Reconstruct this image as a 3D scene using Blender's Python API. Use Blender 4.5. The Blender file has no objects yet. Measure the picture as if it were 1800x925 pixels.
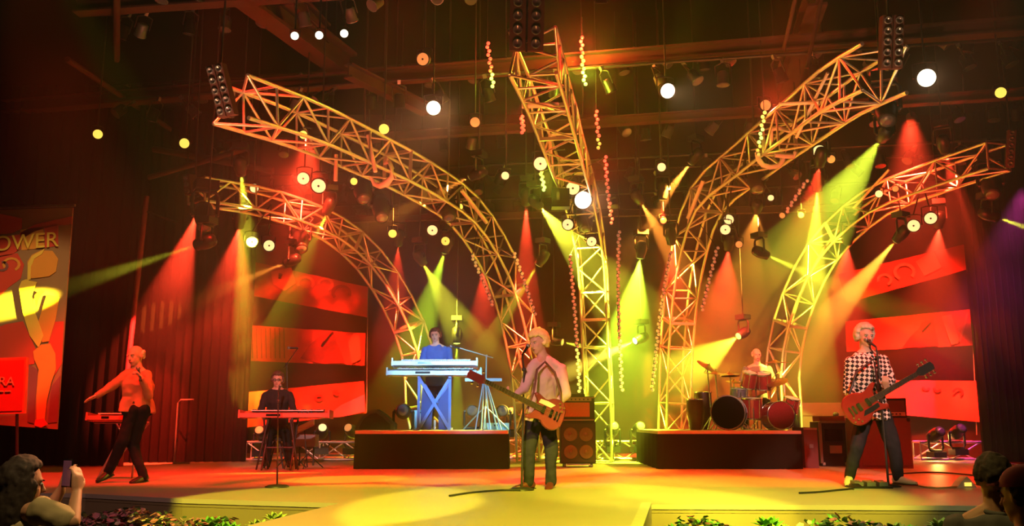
import bpy, bmesh, math, random
from mathutils import Vector, Matrix, Quaternion, noise

# ------------------------------------------------------------------ camera
SC = bpy.context.scene
COL = SC.collection
F = 1560.0                      # focal length in pixels of the 1800x925 frame
PITCH = math.radians(10.0)
STAGE = 1.10                    # height of the stage above the audience ground
CAMZ = STAGE + 0.78
cam_d = bpy.data.cameras.new('camera')
cam_d.sensor_width = 36.0
cam_d.lens = 36.0 * F / 1800.0
cam_d.clip_end = 200
cam = bpy.data.objects.new('camera', cam_d)
cam.location = (0, 0, CAMZ)
cam.rotation_euler = (math.pi/2 + PITCH, 0, 0)
COL.objects.link(cam)
SC.camera = cam

# ------------------------------------------------------------------ world haze, exposure
SC.view_settings.view_transform = 'Standard'
SC.view_settings.look = 'None'
SC.view_settings.exposure = 2.0
SC.view_settings.gamma = 1.0
SC.view_settings.use_curve_mapping = False
HAZE = 0.070
W = bpy.data.worlds.new('night_air')
SC.world = W
W.use_nodes = True
nt = W.node_tree
for n in list(nt.nodes): nt.nodes.remove(n)
wo = nt.nodes.new('ShaderNodeOutputWorld')
bg = nt.nodes.new('ShaderNodeBackground'); bg.inputs[0].default_value = (0.004, 0.003, 0.004, 1); bg.inputs[1].default_value = 1.0
vs = nt.nodes.new('ShaderNodeVolumeScatter')
vs.inputs['Color'].default_value = (1, 1, 1, 1)
vs.inputs['Density'].default_value = 0.009
vs.inputs['Anisotropy'].default_value = 0.45
nt.links.new(bg.outputs[0], wo.inputs['Surface'])
nt.links.new(vs.outputs[0], wo.inputs['Volume'])
# haze hangs upstage, around the trusses, in slow puffs; hardly any reaches the audience or the wings
tc_ = nt.nodes.new('ShaderNodeTexCoord'); sp = nt.nodes.new('ShaderNodeSeparateXYZ'); nt.links.new(tc_.outputs['Object'], sp.inputs[0])
def mr(src, a, b, c, d):
    m = nt.nodes.new('ShaderNodeMapRange'); m.interpolation_type = 'SMOOTHSTEP'
    for k, v in zip(range(1, 5), (a, b, c, d)): m.inputs[k].default_value = v
    nt.links.new(src, m.inputs[0]); return m.outputs[0]
def mul(a, b):
    m = nt.nodes.new('ShaderNodeMath'); m.operation = 'MULTIPLY'
    nt.links.new(a, m.inputs[0])
    if isinstance(b, float): m.inputs[1].default_value = b
    else: nt.links.new(b, m.inputs[1])
    return m.outputs[0]
ns = nt.nodes.new('ShaderNodeTexNoise'); ns.inputs['Scale'].default_value = 0.75; ns.inputs['Detail'].default_value = 0.0
nt.links.new(tc_.outputs['Object'], ns.inputs['Vector'])
puff = mr(ns.outputs['Fac'], 0.34, 0.66, 0.45, 1.5)
dn = mul(mul(mul(mr(sp.outputs[1], 10.5, 15.0, HAZE*0.05, HAZE), puff), mr(sp.outputs[2], CAMZ+4.0, CAMZ+6.2, 1.0, 0.25)), mr(sp.outputs[2], STAGE+0.5, STAGE+3.0, 0.30, 1.0))
dn = mul(mul(dn, mr(sp.outputs[0], -7.4, -5.4, 0.22, 1.0)), mr(sp.outputs[0], 6.4, 8.6, 1.0, 0.4))
nt.links.new(dn, vs.inputs['Density'])
W.cycles.volume_step_size = 2.2
SC.cycles.volume_max_steps = 16
try:
    SC.cycles.volume_bounces = 0
    SC.cycles.use_adaptive_sampling = True
    SC.cycles.adaptive_threshold = 0.05
    SC.cycles.max_bounces = 4
    SC.cycles.diffuse_bounces = 1
    SC.cycles.glossy_bounces = 2
    SC.cycles.sample_clamp_indirect = 4
    SC.cycles.sample_clamp_direct = 0
    SC.cycles.use_light_tree = True
    SC.cycles.caustics_reflective = False
    SC.cycles.caustics_refractive = False
except Exception: pass

# ------------------------------------------------------------------ pixel <-> place helpers
def ray(px, py):
    """Direction from the camera through a photograph pixel (1800x925 frame), scaled to y = 1."""
    x = (px - 900.0) / F; y = (462.5 - py) / F
    dy = math.cos(PITCH) - y*math.sin(PITCH)
    dz = math.sin(PITCH) + y*math.cos(PITCH)
    return Vector((x/dy, 1.0, dz/dy))
def P(px, py, D):
    """Point seen at that pixel at depth D in front of the camera."""
    r = ray(px, py)
    return Vector((r.x*D, D, CAMZ + r.z*D))
def G(px, py, z=None):
    """Point of the horizontal plane at height z (the stage top by default) seen at that pixel."""
    if z is None: z = STAGE
    r = ray(px, py)
    D = (z - CAMZ)/r.z
    return Vector((r.x*D, D, z))

def WM(o):
    r = o.rotation_quaternion.to_matrix() if o.rotation_mode == 'QUATERNION' else o.rotation_euler.to_matrix()
    m = Matrix.Translation(o.location) @ r.to_4x4() @ Matrix.Diagonal((*o.scale, 1))
    return WM(o.parent) @ m if o.parent else m
def add_spot(name, loc, target, power, color, deg, blend=0.15, size=0.03, parent=None):
    l = bpy.data.lights.new(name, 'SPOT')
    l.energy = power; l.color = color; l.spot_size = math.radians(deg); l.spot_blend = blend
    l.shadow_soft_size = size
    o = bpy.data.objects.new(name, l)
    COL.objects.link(o)
    d = (Vector(target) - Vector(loc)).normalized()
    o.rotation_mode = 'QUATERNION'
    q = d.to_track_quat('-Z', 'Y')
    if parent is not None:
        o.parent = parent
        M = WM(parent).inverted() @ (Matrix.Translation(Vector(loc)) @ q.to_matrix().to_4x4())
        o.location = M.to_translation(); o.rotation_quaternion = M.to_quaternion()
    else:
        o.location = loc; o.rotation_quaternion = q
    return o
RED = (1.0, 0.045, 0.015); ORANGE = (1.0, 0.30, 0.03); YELLOW = (0.96, 0.92, 0.04); LIME = (0.66, 1.0, 0.03)
BLUE = (0.22, 0.62, 1.0); WARM = (1.0, 0.55, 0.25); MAGENTA = (0.8, 0.05, 0.35); PINK = (1.0, 0.42, 0.36)

# ------------------------------------------------------------------ washes (front-of-house and overhead spot lamps, added fill spots)
def wash(tx, ty, tz, src, power, color, deg, blend=0.2, size=0.08):
    t = G(tx, ty, tz)
    add_spot('wash_light', src, t, power, color, deg, blend, size)
# yellow pools thrown on the deck from the front-of-house bridge
wash(556, 886, STAGE, (-2.2, -4.5, 13), 7400, YELLOW, 10.2, 0.06)
wash(1010, 897, STAGE, (0.6, -4.5, 13), 7600, YELLOW, 14.0, 0.12)
wash(1330, 866, STAGE, (2.6, -4.0, 11), 7000, YELLOW, 11.5, 0.5)
wash(1130, 862, STAGE, (2.6, -4.0, 11), 4200, YELLOW, 11.0, 0.6)
wash(1092, 826, STAGE, (2.3, 9.2, 8.2), 900, YELLOW, 13, 0.9)
wash(600, 843, STAGE, (-5.6, 8.8, 7.8), 800, YELLOW, 10, 0.1)
wash(775, 846, STAGE, (3.0, 8.8, 8.0), 700, YELLOW, 9, 0.1)
# red top light over the deck, straight down
for x in (-5.6, -3.4, -1.4, 1.0, 3.4, 5.6):
    add_spot('red_top_light', (x, 9.3, 8.0), (x*1.03, 12.8, STAGE), 1250, (1.0, 0.022, 0.008), 37, 0.7, 0.1)
# added spots standing in for warm spill on the poster, nearest spectators and flowers
add_spot('poster_fill', (-3.2, 5.0, 7.5), P(40, 560, 13.2), 520, (1.0, 0.62, 0.22), 15, 0.5, 0.1)
add_spot('spill_light', (-0.5, 9.5, 5.5), (-2.7, 4.8, 1.5), 620, (1.0, 0.42, 0.16), 36, 0.8, 0.1)
add_spot('spill_light', (-1.0, 2.0, 6.0), (-3.4, 7.9, 1.0), 190, (1.0, 0.55, 0.45), 40, 0.8, 0.1)
add_spot('spill_light', (3.2, 4.9, 5.0), (3.4, 7.9, 1.0), 110, (0.85, 0.95, 0.4), 62, 0.8, 0.1)
add_spot('spill_light', (1.2, 4.6, 4.5), (2.5, 4.8, 1.4), 45, (1.0, 0.66, 0.16), 34, 0.8, 0.1)
add_spot('spill_light', (-1.6, 3.6, 4.5), (-2.5, 4.7, 1.5), 55, (1.0, 0.66, 0.22), 30, 0.8, 0.1)
# warm key light on the performers
for (x, y, D, pw, c, sx) in ((950, 700, 10.4, 640, PINK, -3), (1530, 690, 10.8, 800, (1.0, 0.5, 0.36), 3), (225, 710, 11.3, 380, (1.0, 0.26, 0.10), -4),
                          (488, 700, 14.3, 900, PINK, -1), (1330, 650, 16.0, 1300, PINK, 1.5), (766, 606, 15.7, 620, (1.0, 0.8, 0.8), -1)):  # the last, near-white one is added to brighten the riser player's face
    add_spot('key_light', (sx, -3.0, 8.5), P(x, y, D), pw*3.2, c, 7.0, 0.5, 0.1)
# the blue light on the keyboard riser
add_spot('blue_key_light', (-2.0, -2.0, 8.0), P(766, 655, 15.3), 3600, BLUE, 5.6, 0.5, 0.08)
add_spot('blue_key_light', (1.0, -2.0, 8.0), P(830, 705, 15.3), 2600, BLUE, 5.6, 0.5, 0.08)
# added spots without fixtures, mostly red, raking the curved trusses and hung banners
for (x, y, D, tx, ty, tD, pw, c, dg) in (
    (300, 560, 9.0, 520, 250, 12.0, 300, RED, 50), (760, 640, 9.5, 800, 330, 14.5, 300, (1.0, 0.13, 0.03), 50),
    (980, 560, 8.2, 965, 170, 11.5, 240, (1.0, 0.13, 0.03), 45), (1250, 560, 9.5, 1330, 250, 13.5, 320, (1.0, 0.13, 0.03), 55),
    (1560, 520, 8.5, 1530, 150, 10.0, 120, WARM, 50), (600, 420, 12, 640, 470, 17, 120, (1.0, 0.13, 0.03), 60),
    (1700, 560, 11, 1650, 330, 14, 200, RED, 55), (350, 520, 8.0, 430, 180, 10.0, 120, WARM, 50),
    (540, 240, 13.5, 530, 640, 18.5, 5200, RED, 38), (1600, 210, 13.5, 1610, 600, 18.5, 5200, RED, 40),
    (1050, 300, 13.0, 1050, 600, 17.0, 260, (1.0, 0.13, 0.03), 40), (1230, 300, 13.0, 1190, 620, 17.0, 260, (1.0, 0.13, 0.03), 30),
    (900, 300, 13.0, 905, 560, 17.0, 200, (1.0, 0.13, 0.03), 26), (1400, 300, 13.0, 1385, 600, 17.5, 260, (1.0, 0.13, 0.03), 26),
    (640, 350, 13.0, 725, 600, 17.5, 160, (1.0, 0.13, 0.03), 26), (1800, 330, 15.2, 1740, 560, 16.6, 900, MAGENTA, 46)):
    add_spot('truss_fill', P(x, y, D), P(tx, ty, tD), pw*0.75, c, dg, 0.8, 0.1)
# added dim red fill on the roof grid, without fixtures
for (x, D) in ((500, 8), (900, 8), (1300, 8)):
    add_spot('grid_fill', P(x, 500, D), P(x, 40, 13), 60, (1.0, 0.16, 0.12), 80, 0.9, 0.2)

# ------------------------------------------------------------------ materials
def pm(name, col, rough=0.6, metal=0.0, var=0.12, scale=9.0, bump=0.0, bscale=60.0, emit=None, es=0.0, coat=0.0):
    m = bpy.data.materials.new(name); m.use_nodes = True
    t = m.node_tree; b = t.nodes['Principled BSDF']
    b.inputs['Roughness'].default_value = rough; b.inputs['Metallic'].default_value = metal
    if rough >= 0.84: b.inputs['Specular IOR Level'].default_value = 0.06
    if coat: b.inputs['Coat Weight'].default_value = coat
    if var > 0:
        tc = t.nodes.new('ShaderNodeTexCoord'); nz = t.nodes.new('ShaderNodeTexNoise')
        nz.inputs['Scale'].default_value = scale; nz.inputs['Detail'].default_value = 3
        mx = t.nodes.new('ShaderNodeMix'); mx.data_type = 'RGBA'
        mx.inputs[6].default_value = (*[c*(1-var) for c in col], 1)
        mx.inputs[7].default_value = (*[min(1, c*(1+var)) for c in col], 1)
        t.links.new(tc.outputs['Object'], nz.inputs['Vector'])
        t.links.new(nz.outputs['Fac'], mx.inputs[0]); t.links.new(mx.outputs[2], b.inputs['Base Color'])
        if bump > 0:
            n2 = t.nodes.new('ShaderNodeTexNoise'); n2.inputs['Scale'].default_value = bscale
            bp = t.nodes.new('ShaderNodeBump'); bp.inputs['Strength'].default_value = bump
            t.links.new(tc.outputs['Object'], n2.inputs['Vector'])
            t.links.new(n2.outputs['Fac'], bp.inputs['Height']); t.links.new(bp.outputs['Normal'], b.inputs['Normal'])
    else: b.inputs['Base Color'].default_value = (*col, 1)
    if emit:
        b.inputs['Emission Color'].default_value = (*emit, 1); b.inputs['Emission Strength'].default_value = es
        m.cycles.emission_sampling = 'NONE'
    return m
def checker(name, a, b_, scale):
    m = bpy.data.materials.new(name); m.use_nodes = True
    t = m.node_tree; b = t.nodes['Principled BSDF']; b.inputs['Roughness'].default_value = 0.8
    tc = t.nodes.new('ShaderNodeTexCoord'); mp = t.nodes.new('ShaderNodeMapping')
    mp.inputs['Rotation'].default_value = (0.02, math.radians(40), 0.03); mp.inputs['Location'].default_value = (0.013, 5.0, 0.02)
    mp.inputs['Scale'].default_value = (1, 0.12, 1)
    ck = t.nodes.new('ShaderNodeTexChecker'); ck.inputs['Scale'].default_value = scale
    ck.inputs['Color1'].default_value = (*a, 1); ck.inputs['Color2'].default_value = (*b_, 1)
    t.links.new(tc.outputs['Object'], mp.inputs[0]); t.links.new(mp.outputs[0], ck.inputs[0]); t.links.new(ck.outputs[0], b.inputs['Base Color'])
    return m
M = {
 'cream_metal': pm('pale_painted_bar', (0.85, 0.80, 0.62), 0.4, 0.0, 0.08, 12),
 'roof_deck': pm('black_roof_deck', (0.004, 0.003, 0.003), 0.9),
 'deck': pm('painted_stage_deck', (0.42, 0.33, 0.27), 0.42, 0, 0.10, 1.6, 0.04, 25),
 'fascia': pm('tan_stage_fascia', (0.24, 0.17, 0.09), 0.7, 0, 0.12, 2.5, 0.05, 30),
 'ground': pm('dark_ground', (0.02, 0.02, 0.02), 0.9),
 'black_cloth': pm('black_drape', (0.003, 0.0028, 0.003), 1.0, 0, 0.3, 3),
 'maroon_cloth': pm('dark_red_drape', (0.009, 0.0035, 0.004), 1.0, 0, 0.25, 2),
 'backwall': pm('dark_back_wall', (0.050, 0.010, 0.009), 0.9, 0, 0.3, 1.2),
 'skirt': pm('black_riser_skirt', (0.011, 0.011, 0.009), 0.95, 0, 0.3, 4, 0.2, 40),
 'riser_top': pm('pale_riser_edge', (0.55, 0.50, 0.42), 0.6),
 'alu': pm('truss_aluminium', (0.80, 0.72, 0.66), 0.34, 0.88, 0.08, 20),
 'steel': pm('painted_roof_steel', (0.10, 0.042, 0.038), 0.85, 0.0, 0.15, 4),
 'pipe': pm('black_pipe', (0.045, 0.038, 0.038), 0.45, 0.4),
 'black': pm('black_fixture_paint', (0.014, 0.013, 0.014), 0.4, 0.1),
 'blackgloss': pm('black_gloss', (0.010, 0.010, 0.011), 0.15, 0.0),
 'grey': pm('grey_metal', (0.25, 0.25, 0.26), 0.4, 0.6),
 'chrome': pm('chrome', (0.7, 0.7, 0.7), 0.15, 1.0, 0),
 'white': pm('white_paint', (0.78, 0.76, 0.72), 0.5),
 'lens_cream': pm('lit_cream_lens', (0.9, 0.8, 0.5), 0.3, 0, 0, emit=(1.0, 0.78, 0.30), es=0.30),
 'lens_white': pm('lit_white_lens', (0.9, 0.9, 0.8), 0.3, 0, 0, emit=(1.0, 0.88, 0.62), es=0.9),
 'lens_yellow': pm('lit_yellow_lens', (0.9, 0.8, 0.2), 0.3, 0, 0, emit=(1.0, 0.72, 0.10), es=0.30),
 'lens_orange': pm('lit_orange_lens', (0.9, 0.5, 0.2), 0.3, 0, 0, emit=(1.0, 0.40, 0.10), es=0.13),
 'lens_lime': pm('lit_lime_lens', (0.7, 0.9, 0.2), 0.3, 0, 0, emit=(0.75, 1.0, 0.12), es=0.7),
 'lens_red': pm('lit_red_lens', (0.9, 0.2, 0.1), 0.3, 0, 0, emit=(1.0, 0.10, 0.03), es=0.25),
 'lens_off': pm('unlit_glass_lens', (0.16, 0.15, 0.16), 0.08, 0.3, 0, coat=0.5),
 'led_red': pm('red_led', (0.8, 0.1, 0.05), 0.3, 0, 0, emit=(1.0, 0.10, 0.05), es=0.35),
 'led_pink': pm('dim_pink_led', (0.6, 0.3, 0.25), 0.3, 0, 0, emit=(1.0, 0.30, 0.16), es=0.07),
 'led_yellow': pm('yellow_led', (0.8, 0.8, 0.1), 0.3, 0, 0, emit=(1.0, 0.75, 0.12), es=0.4),
 'led_lime': pm('lime_led', (0.5, 0.9, 0.2), 0.3, 0, 0, emit=(0.6, 1.0, 0.2), es=0.4),
 'led_tan': pm('dim_yellow_led', (0.6, 0.5, 0.2), 0.3, 0, 0, emit=(1.0, 0.60, 0.15), es=0.11),
 'skin': pm('skin', (0.62, 0.36, 0.27), 0.55, 0, 0.06, 30),
 'skin_pale': pm('pale_skin', (0.72, 0.48, 0.40), 0.55, 0, 0.05, 30),
 'skin_tan': pm('tanned_skin', (0.50, 0.27, 0.18), 0.55, 0, 0.06, 30),
 'blond': pm('blond_hair', (0.85, 0.68, 0.28), 0.6, 0, 0.25, 60, 0.4, 120),
 'grey_hair': pm('grey_hair', (0.62, 0.55, 0.45), 0.6, 0, 0.25, 60, 0.4, 120),
 'dark_hair': pm('dark_brown_hair', (0.022, 0.014, 0.011), 0.75, 0, 0.4, 50, 0.5, 120),
 'brown_hair': pm('brown_hair', (0.11, 0.05, 0.03), 0.5, 0, 0.3, 50, 0.5, 120),
 'pink_shirt': pm('pale_pink_shirt', (0.66, 0.48, 0.47), 0.8, 0, 0.08, 14, 0.15, 90),
 'rust_shirt': pm('rust_shirt', (0.42, 0.17, 0.09), 0.8, 0, 0.15, 14, 0.15, 90),
 'print_sleeve': pm('patterned_sleeve', (0.40, 0.28, 0.20), 0.8, 0, 0.7, 22),
 'black_shirt': pm('black_shirt', (0.028, 0.026, 0.028), 0.85, 0, 0.2, 14, 0.15, 90),
 'blue_shirt': pm('blue_shirt', (0.05, 0.14, 0.55), 0.75, 0, 0.12, 14, 0.15, 90),
 'grey_shirt': pm('grey_shirt', (0.13, 0.13, 0.14), 0.85, 0, 0.15, 14, 0.15, 90),
 'tan_top': pm('pale_yellow_top', (0.45, 0.38, 0.24), 0.85, 0, 0.12, 14, 0.15, 90),
 'jeans': pm('dark_jeans', (0.028, 0.026, 0.030), 0.85, 0, 0.25, 18, 0.25, 120),
 'black_jeans': pm('black_jeans', (0.014, 0.014, 0.016), 0.85, 0, 0.3, 18, 0.25, 120),
 'checker': checker('black_white_checked_shirt', (0.80, 0.74, 0.70), (0.012, 0.012, 0.012), 27.0),
 'shoe_dark': pm('dark_leather', (0.02, 0.016, 0.014), 0.4),
 'shoe_red': pm('oxblood_leather', (0.11, 0.02, 0.02), 0.4),
 'shoe_white': pm('pale_canvas', (0.62, 0.58, 0.45), 0.7),
 'eye': pm('eye_white', (0.6, 0.58, 0.55), 0.3, 0, 0), 'iris': pm('dark_iris', (0.02, 0.015, 0.012), 0.2, 0, 0),
 'lip': pm('lips', (0.38, 0.12, 0.10), 0.5, 0, 0),
 'redwood': pm('cherry_red_lacquer', (0.34, 0.03, 0.018), 0.22, 0, 0.2, 8, coat=0.5),
 'sunburst': pm('sunburst_lacquer', (0.20, 0.035, 0.035), 0.25, 0, 0.35, 5, coat=0.5),
 'maple': pm('maple_neck', (0.55, 0.25, 0.10), 0.4), 'rosewood': pm('rosewood', (0.05, 0.025, 0.018), 0.5),
 'cream_plastic': pm('cream_plastic', (0.62, 0.50, 0.42), 0.4),
 'leather': pm('brown_strap', (0.16, 0.06, 0.04), 0.6), 
 'kb_blue_lit': pm('blue_lit_silver', (0.38, 0.66, 0.80), 0.4, 0.2), 'kb_red': pm('red_keyboard', (0.52, 0.10, 0.06), 0.4, 0.1),  # silver tinted cyan; the riser's blue light is put into the colour
 'kb_white': pm('white_keys', (0.75, 0.73, 0.70), 0.35, 0, 0), 'kb_black': pm('black_keys', (0.015, 0.015, 0.015), 0.3, 0, 0),
 'blue_panel': pm('dark_blue_panel', (0.03, 0.07, 0.32), 0.6),
 'stand_blue_lit': pm('blue_lit_stand', (0.10, 0.20, 0.60), 0.5, 0.2),  # blue of stand and panels is the riser's light put into the colour
 'amp_black': pm('black_tolex', (0.018, 0.016, 0.016), 0.7, 0, 0.25, 30, 0.2, 150),
 'grille': pm('dark_speaker_grille', (0.035, 0.03, 0.027), 0.8, 0, 0.3, 90),
 'amp_red': pm('orange_red_grille', (0.62, 0.10, 0.05), 0.6, 0, 0.2, 60), 'amp_wine': pm('wine_red_cabinet', (0.16, 0.05, 0.055), 0.8, 0, 0.15, 50),
 'case_frame': pm('case_edging', (0.42, 0.30, 0.26), 0.45, 0.3),
 'drum_red': pm('red_sparkle_drum', (0.34, 0.03, 0.03), 0.25, 0.2, 0.35, 60, coat=0.4), 'drum_black': pm('black_drum_head', (0.006, 0.006, 0.007), 0.9),
 'drum_head': pm('coated_drum_head', (0.72, 0.66, 0.60), 0.6), 'brass': pm('cymbal_bronze', (0.75, 0.50, 0.18), 0.28, 0.9, 0.1, 20),
 'conga': pm('dark_brown_shell', (0.13, 0.06, 0.03), 0.35, 0, 0.3, 10),
 'banner_red': pm('red_banner_cloth', (0.62, 0.060, 0.050), 0.85, 0, 0.22, 1.6, 0.1, 6),
 'banner_dark': pm('dark_red_print', (0.30, 0.020, 0.020), 0.85, 0, 0.2, 2), 'banner_light': pm('light_red_print', (0.80, 0.15, 0.11), 0.85, 0, 0.2, 2),
 'banner_pink': pm('pink_print', (0.78, 0.12, 0.24), 0.85, 0, 0.15, 2),
 'poster_base': pm('poster_brown', (0.34, 0.21, 0.13), 0.8, 0, 0.2, 2), 'poster_red': pm('poster_red', (0.72, 0.07, 0.05), 0.8, 0, 0.15, 2),
 'poster_orange': pm('poster_orange', (0.82, 0.36, 0.07), 0.8, 0, 0.12, 2), 'poster_yellow': pm('poster_yellow', (0.90, 0.66, 0.12), 0.8, 0, 0.12, 2),
 'poster_mauve': pm('poster_mauve', (0.24, 0.10, 0.13), 0.8, 0, 0.2, 2),
 'sign_red': pm('red_sign', (0.75, 0.055, 0.04), 0.6, 0, 0.05), 'sign_edge': pm('sign_edge', (0.9, 0.16, 0.09), 0.6, 0, 0.05), 'sign_text': pm('cream_lettering', (0.9, 0.72, 0.5), 0.6, 0, 0),
 'leaf': pm('green_leaf', (0.13, 0.36, 0.05), 0.5, 0, 0.4, 14), 'leaf_pale': pm('pale_green_leaf', (0.36, 0.46, 0.12), 0.5, 0, 0.3, 14), 'leaf_dark': pm('dark_leaf', (0.03, 0.06, 0.015), 0.6, 0, 0.4, 14),
 'petal': pm('mauve_petal', (0.40, 0.13, 0.17), 0.7, 0, 0.4, 10), 'petal_pale': pm('pale_petal', (0.55, 0.38, 0.30), 0.7, 0, 0.3, 10),
 'soil': pm('dark_soil', (0.02, 0.015, 0.012), 0.95), 'cap': pm('maroon_cap', (0.20, 0.02, 0.035), 0.8, 0, 0.15, 14),
 'cable': pm('orange_cable', (0.75, 0.35, 0.12), 0.5), 'cable_black': pm('black_cable', (0.015, 0.015, 0.015), 0.5), 'screen': pm('phone_screen', (0.05, 0.05, 0.06), 0.1, 0, 0, emit=(0.6, 0.12, 0.2), es=0.02),
}

# ------------------------------------------------------------------ mesh helpers
def frame(d, up=(0, 0, 1)):
    d = Vector(d).normalized(); u = Vector(up)
    if abs(d.dot(u)) > 0.98: u = Vector((0, 1, 0))
    s = d.cross(u).normalized(); return s, s.cross(d).normalized(), d
class MB:
    def __init__(s): s.v = []; s.f = []; s.sm = []
    def add(s, vs, fs, smooth=False):
        n = len(s.v); s.v += [Vector(v) for v in vs]
        for f in fs: s.f.append(tuple(n+i for i in f)); s.sm.append(smooth)
        return s
    def box(s, c, size, R=None):
        c = Vector(c); h = [a/2 for a in size]; vs = []
        for z in (-1, 1):
            for (x, y) in ((-1, -1), (1, -1), (1, 1), (-1, 1)):
                p = Vector((x*h[0], y*h[1], z*h[2]))
                if R is not None: p = R @ p
                vs.append(c+p)
        return s.add(vs, [(3,2,1,0),(4,5,6,7),(0,1,5,4),(1,2,6,5),(2,3,7,6),(3,0,4,7)])
    def bar(s, a, b, w, h, up=(0, 0, 1)):
        a = Vector(a); b = Vector(b); sd, u, d = frame(b-a, up)
        R = Matrix((sd, d, u)).transposed()
        return s.box((a+b)/2, (w, (b-a).length, h), R)
    def tube(s, a, b, r0, r1=None, n=10, caps=True):
        r1 = r0 if r1 is None else r1
        a = Vector(a); b = Vector(b); sd, u, d = frame(b-a)
        vs = [p + (sd*math.cos(6.28318*i/n)+u*math.sin(6.28318*i/n))*r for p, r in ((a, r0), (b, r1)) for i in range(n)]
        s.add(vs, [(i, (i+1) % n, n+(i+1) % n, n+i) for i in range(n)], True)
        if caps: s.add(vs, [tuple(range(n-1, -1, -1)), tuple(range(n, 2*n))])
        return s
    def path(s, pts, r, n=8, closed=False):
        pts = [Vector(p) for p in pts]; N = len(pts); vs = []
        rr = r if isinstance(r, (list, tuple)) else [r]*N
        up = Vector((0.13, 0.21, 1)).normalized()
        for i, p in enumerate(pts):
            a = pts[i-1] if (i or closed) else p; b = pts[(i+1) % N] if (i < N-1 or closed) else p
            sd, u, d = frame(b-a, up)
            vs += [p+(sd*math.cos(6.28318*k/n)+u*math.sin(6.28318*k/n))*rr[i] for k in range(n)]
        fs = [(i*n+k, i*n+(k+1) % n, ((i+1) % N)*n+(k+1) % n, ((i+1) % N)*n+k) for i in range(N if closed else N-1) for k in range(n)]
        s.add(vs, fs, True)
        if not closed: s.add(vs[:n], [tuple(range(n-1, -1, -1))]); s.add(vs[-n:], [tuple(range(n))])
        return s
    def lathe(s, prof, a, d, n=20, caps=True):
        """prof: list of (radius, distance along d)."""
        a = Vector(a); sd, u, d = frame(d); vs = []
        for (r, t) in prof: vs += [a+d*t+(sd*math.cos(6.28318*k/n)+u*math.sin(6.28318*k/n))*max(r, 1e-4) for k in range(n)]
        fs = [(i*n+k, i*n+(k+1) % n, (i+1)*n+(k+1) % n, (i+1)*n+k) for i in range(len(prof)-1) for k in range(n)]
        s.add(vs, fs, True); L = len(prof)-1
        if caps: s.add(vs[:n], [tuple(range(n-1, -1, -1))]); s.add(vs[L*n:], [tuple(range(n))])
        return s
    def ell(s, c, rad, R=None, n=14, m=9):
        c = Vector(c); vs = []; fs = []
        for j in range(m+1):
            th = math.pi*j/m
            for i in range(n):
                p = Vector((rad[0]*math.sin(th)*math.cos(6.28318*i/n), rad[1]*math.sin(th)*math.sin(6.28318*i/n), rad[2]*math.cos(th)))
                if j in (0, m) : p.x += 1e-5*math.cos(6.28318*i/n); p.y += 1e-5*math.sin(6.28318*i/n)
                if R is not None: p = R @ p
                vs.append(c+p)
        for j in range(m):
            for i in range(n): fs.append((j*n+i, (j+1)*n+i, (j+1)*n+(i+1) % n, j*n+(i+1) % n))
        return s.add(vs, fs, True)
    def capsule(s, a, b, r0, r1, n=12, k=4):
        a = Vector(a); b = Vector(b); L = (b-a).length; prof = []
        for i in range(k+1):
            t = math.pi/2*i/k; prof.append((r0*math.sin(t), -r0*math.cos(t)))
        for i in range(k+1):
            t = math.pi/2*i/k; prof.append((r1*math.cos(t), L+r1*math.sin(t)))
        return s.lathe(prof, a, b-a, n)
    def loft(s, rings, n=20):
        """rings: (centre, side vector*halfwidth, fwd vector*halfdepth)"""
        vs = []
        for (c, a, b) in rings:
            for i in range(n):
                t = 6.28318*i/n; ct = math.cos(t); st = math.sin(t)
                e = 0.82
                vs.append(Vector(c)+Vector(a)*math.copysign(abs(ct)**e, ct)+Vector(b)*math.copysign(abs(st)**e, st))
        fs = [(i*n+k, i*n+(k+1) % n, (i+1)*n+(k+1) % n, (i+1)*n+k) for i in range(len(rings)-1) for k in range(n)]
        s.add(vs, fs, True); L = len(rings)-1
        s.add(vs[:n], [tuple(range(n-1, -1, -1))]); s.add(vs[L*n:], [tuple(range(n))])
        return s
    def prism(s, poly, ext, T=None):
        """poly: 3D points of the front face, ext: extrusion vector"""
        p = [Vector(q) for q in poly]; n = len(p); e = Vector(ext)
        vs = p + [q+e for q in p]
        if T is not None: vs = [T @ v for v in vs]
        return s.add(vs, [tuple(range(n)), tuple(range(2*n-1, n-1, -1))]+[(i, n+i, n+(i+1) % n, (i+1) % n) for i in range(n)])
    def mesh(s, name, mat, inv=None):
        me = bpy.data.meshes.new(name)
        vs = s.v if inv is None else [inv @ v for v in s.v]
        me.from_pydata([tuple(v) for v in vs], [], s.f)
        me.polygons.foreach_set('use_smooth', s.sm); me.update()
        if mat is not None: me.materials.append(M[mat] if isinstance(mat, str) else mat)
        return me
    def build(s, name, mat, parent=None, world=True):
        inv = WM(parent).inverted() if (parent is not None and world) else None
        o = bpy.data.objects.new(name, s.mesh(name, mat, inv)); COL.objects.link(o); o.parent = parent
        fix_normals(o.data)
        return o
def fix_normals(me):
    b = bmesh.new(); b.from_mesh(me); bmesh.ops.recalc_face_normals(b, faces=b.faces); b.to_mesh(me); b.free()
def tag(o, label, cat, group=None, kind=None):
    if label: o['label'] = label
    if cat: o['category'] = cat
    if group: o['group'] = group
    if kind: o['kind'] = kind
    return o
def thing(name, label, cat, loc=(0, 0, 0), group=None, kind=None):
    o = bpy.data.objects.new(name, None); COL.objects.link(o); o.location = loc; o.empty_display_size = 0.1
    return tag(o, label, cat, group, kind)
def tag1(o, label, cat, group=None): return tag(o, label, cat, group)
def struct(o): o['kind'] = 'structure'; return o
def copy_tree(o, parent=None):
    c = o.copy(); COL.objects.link(c); c.parent = parent
    for ch in list(o.children): copy_tree(ch, c)
    return c
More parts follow.
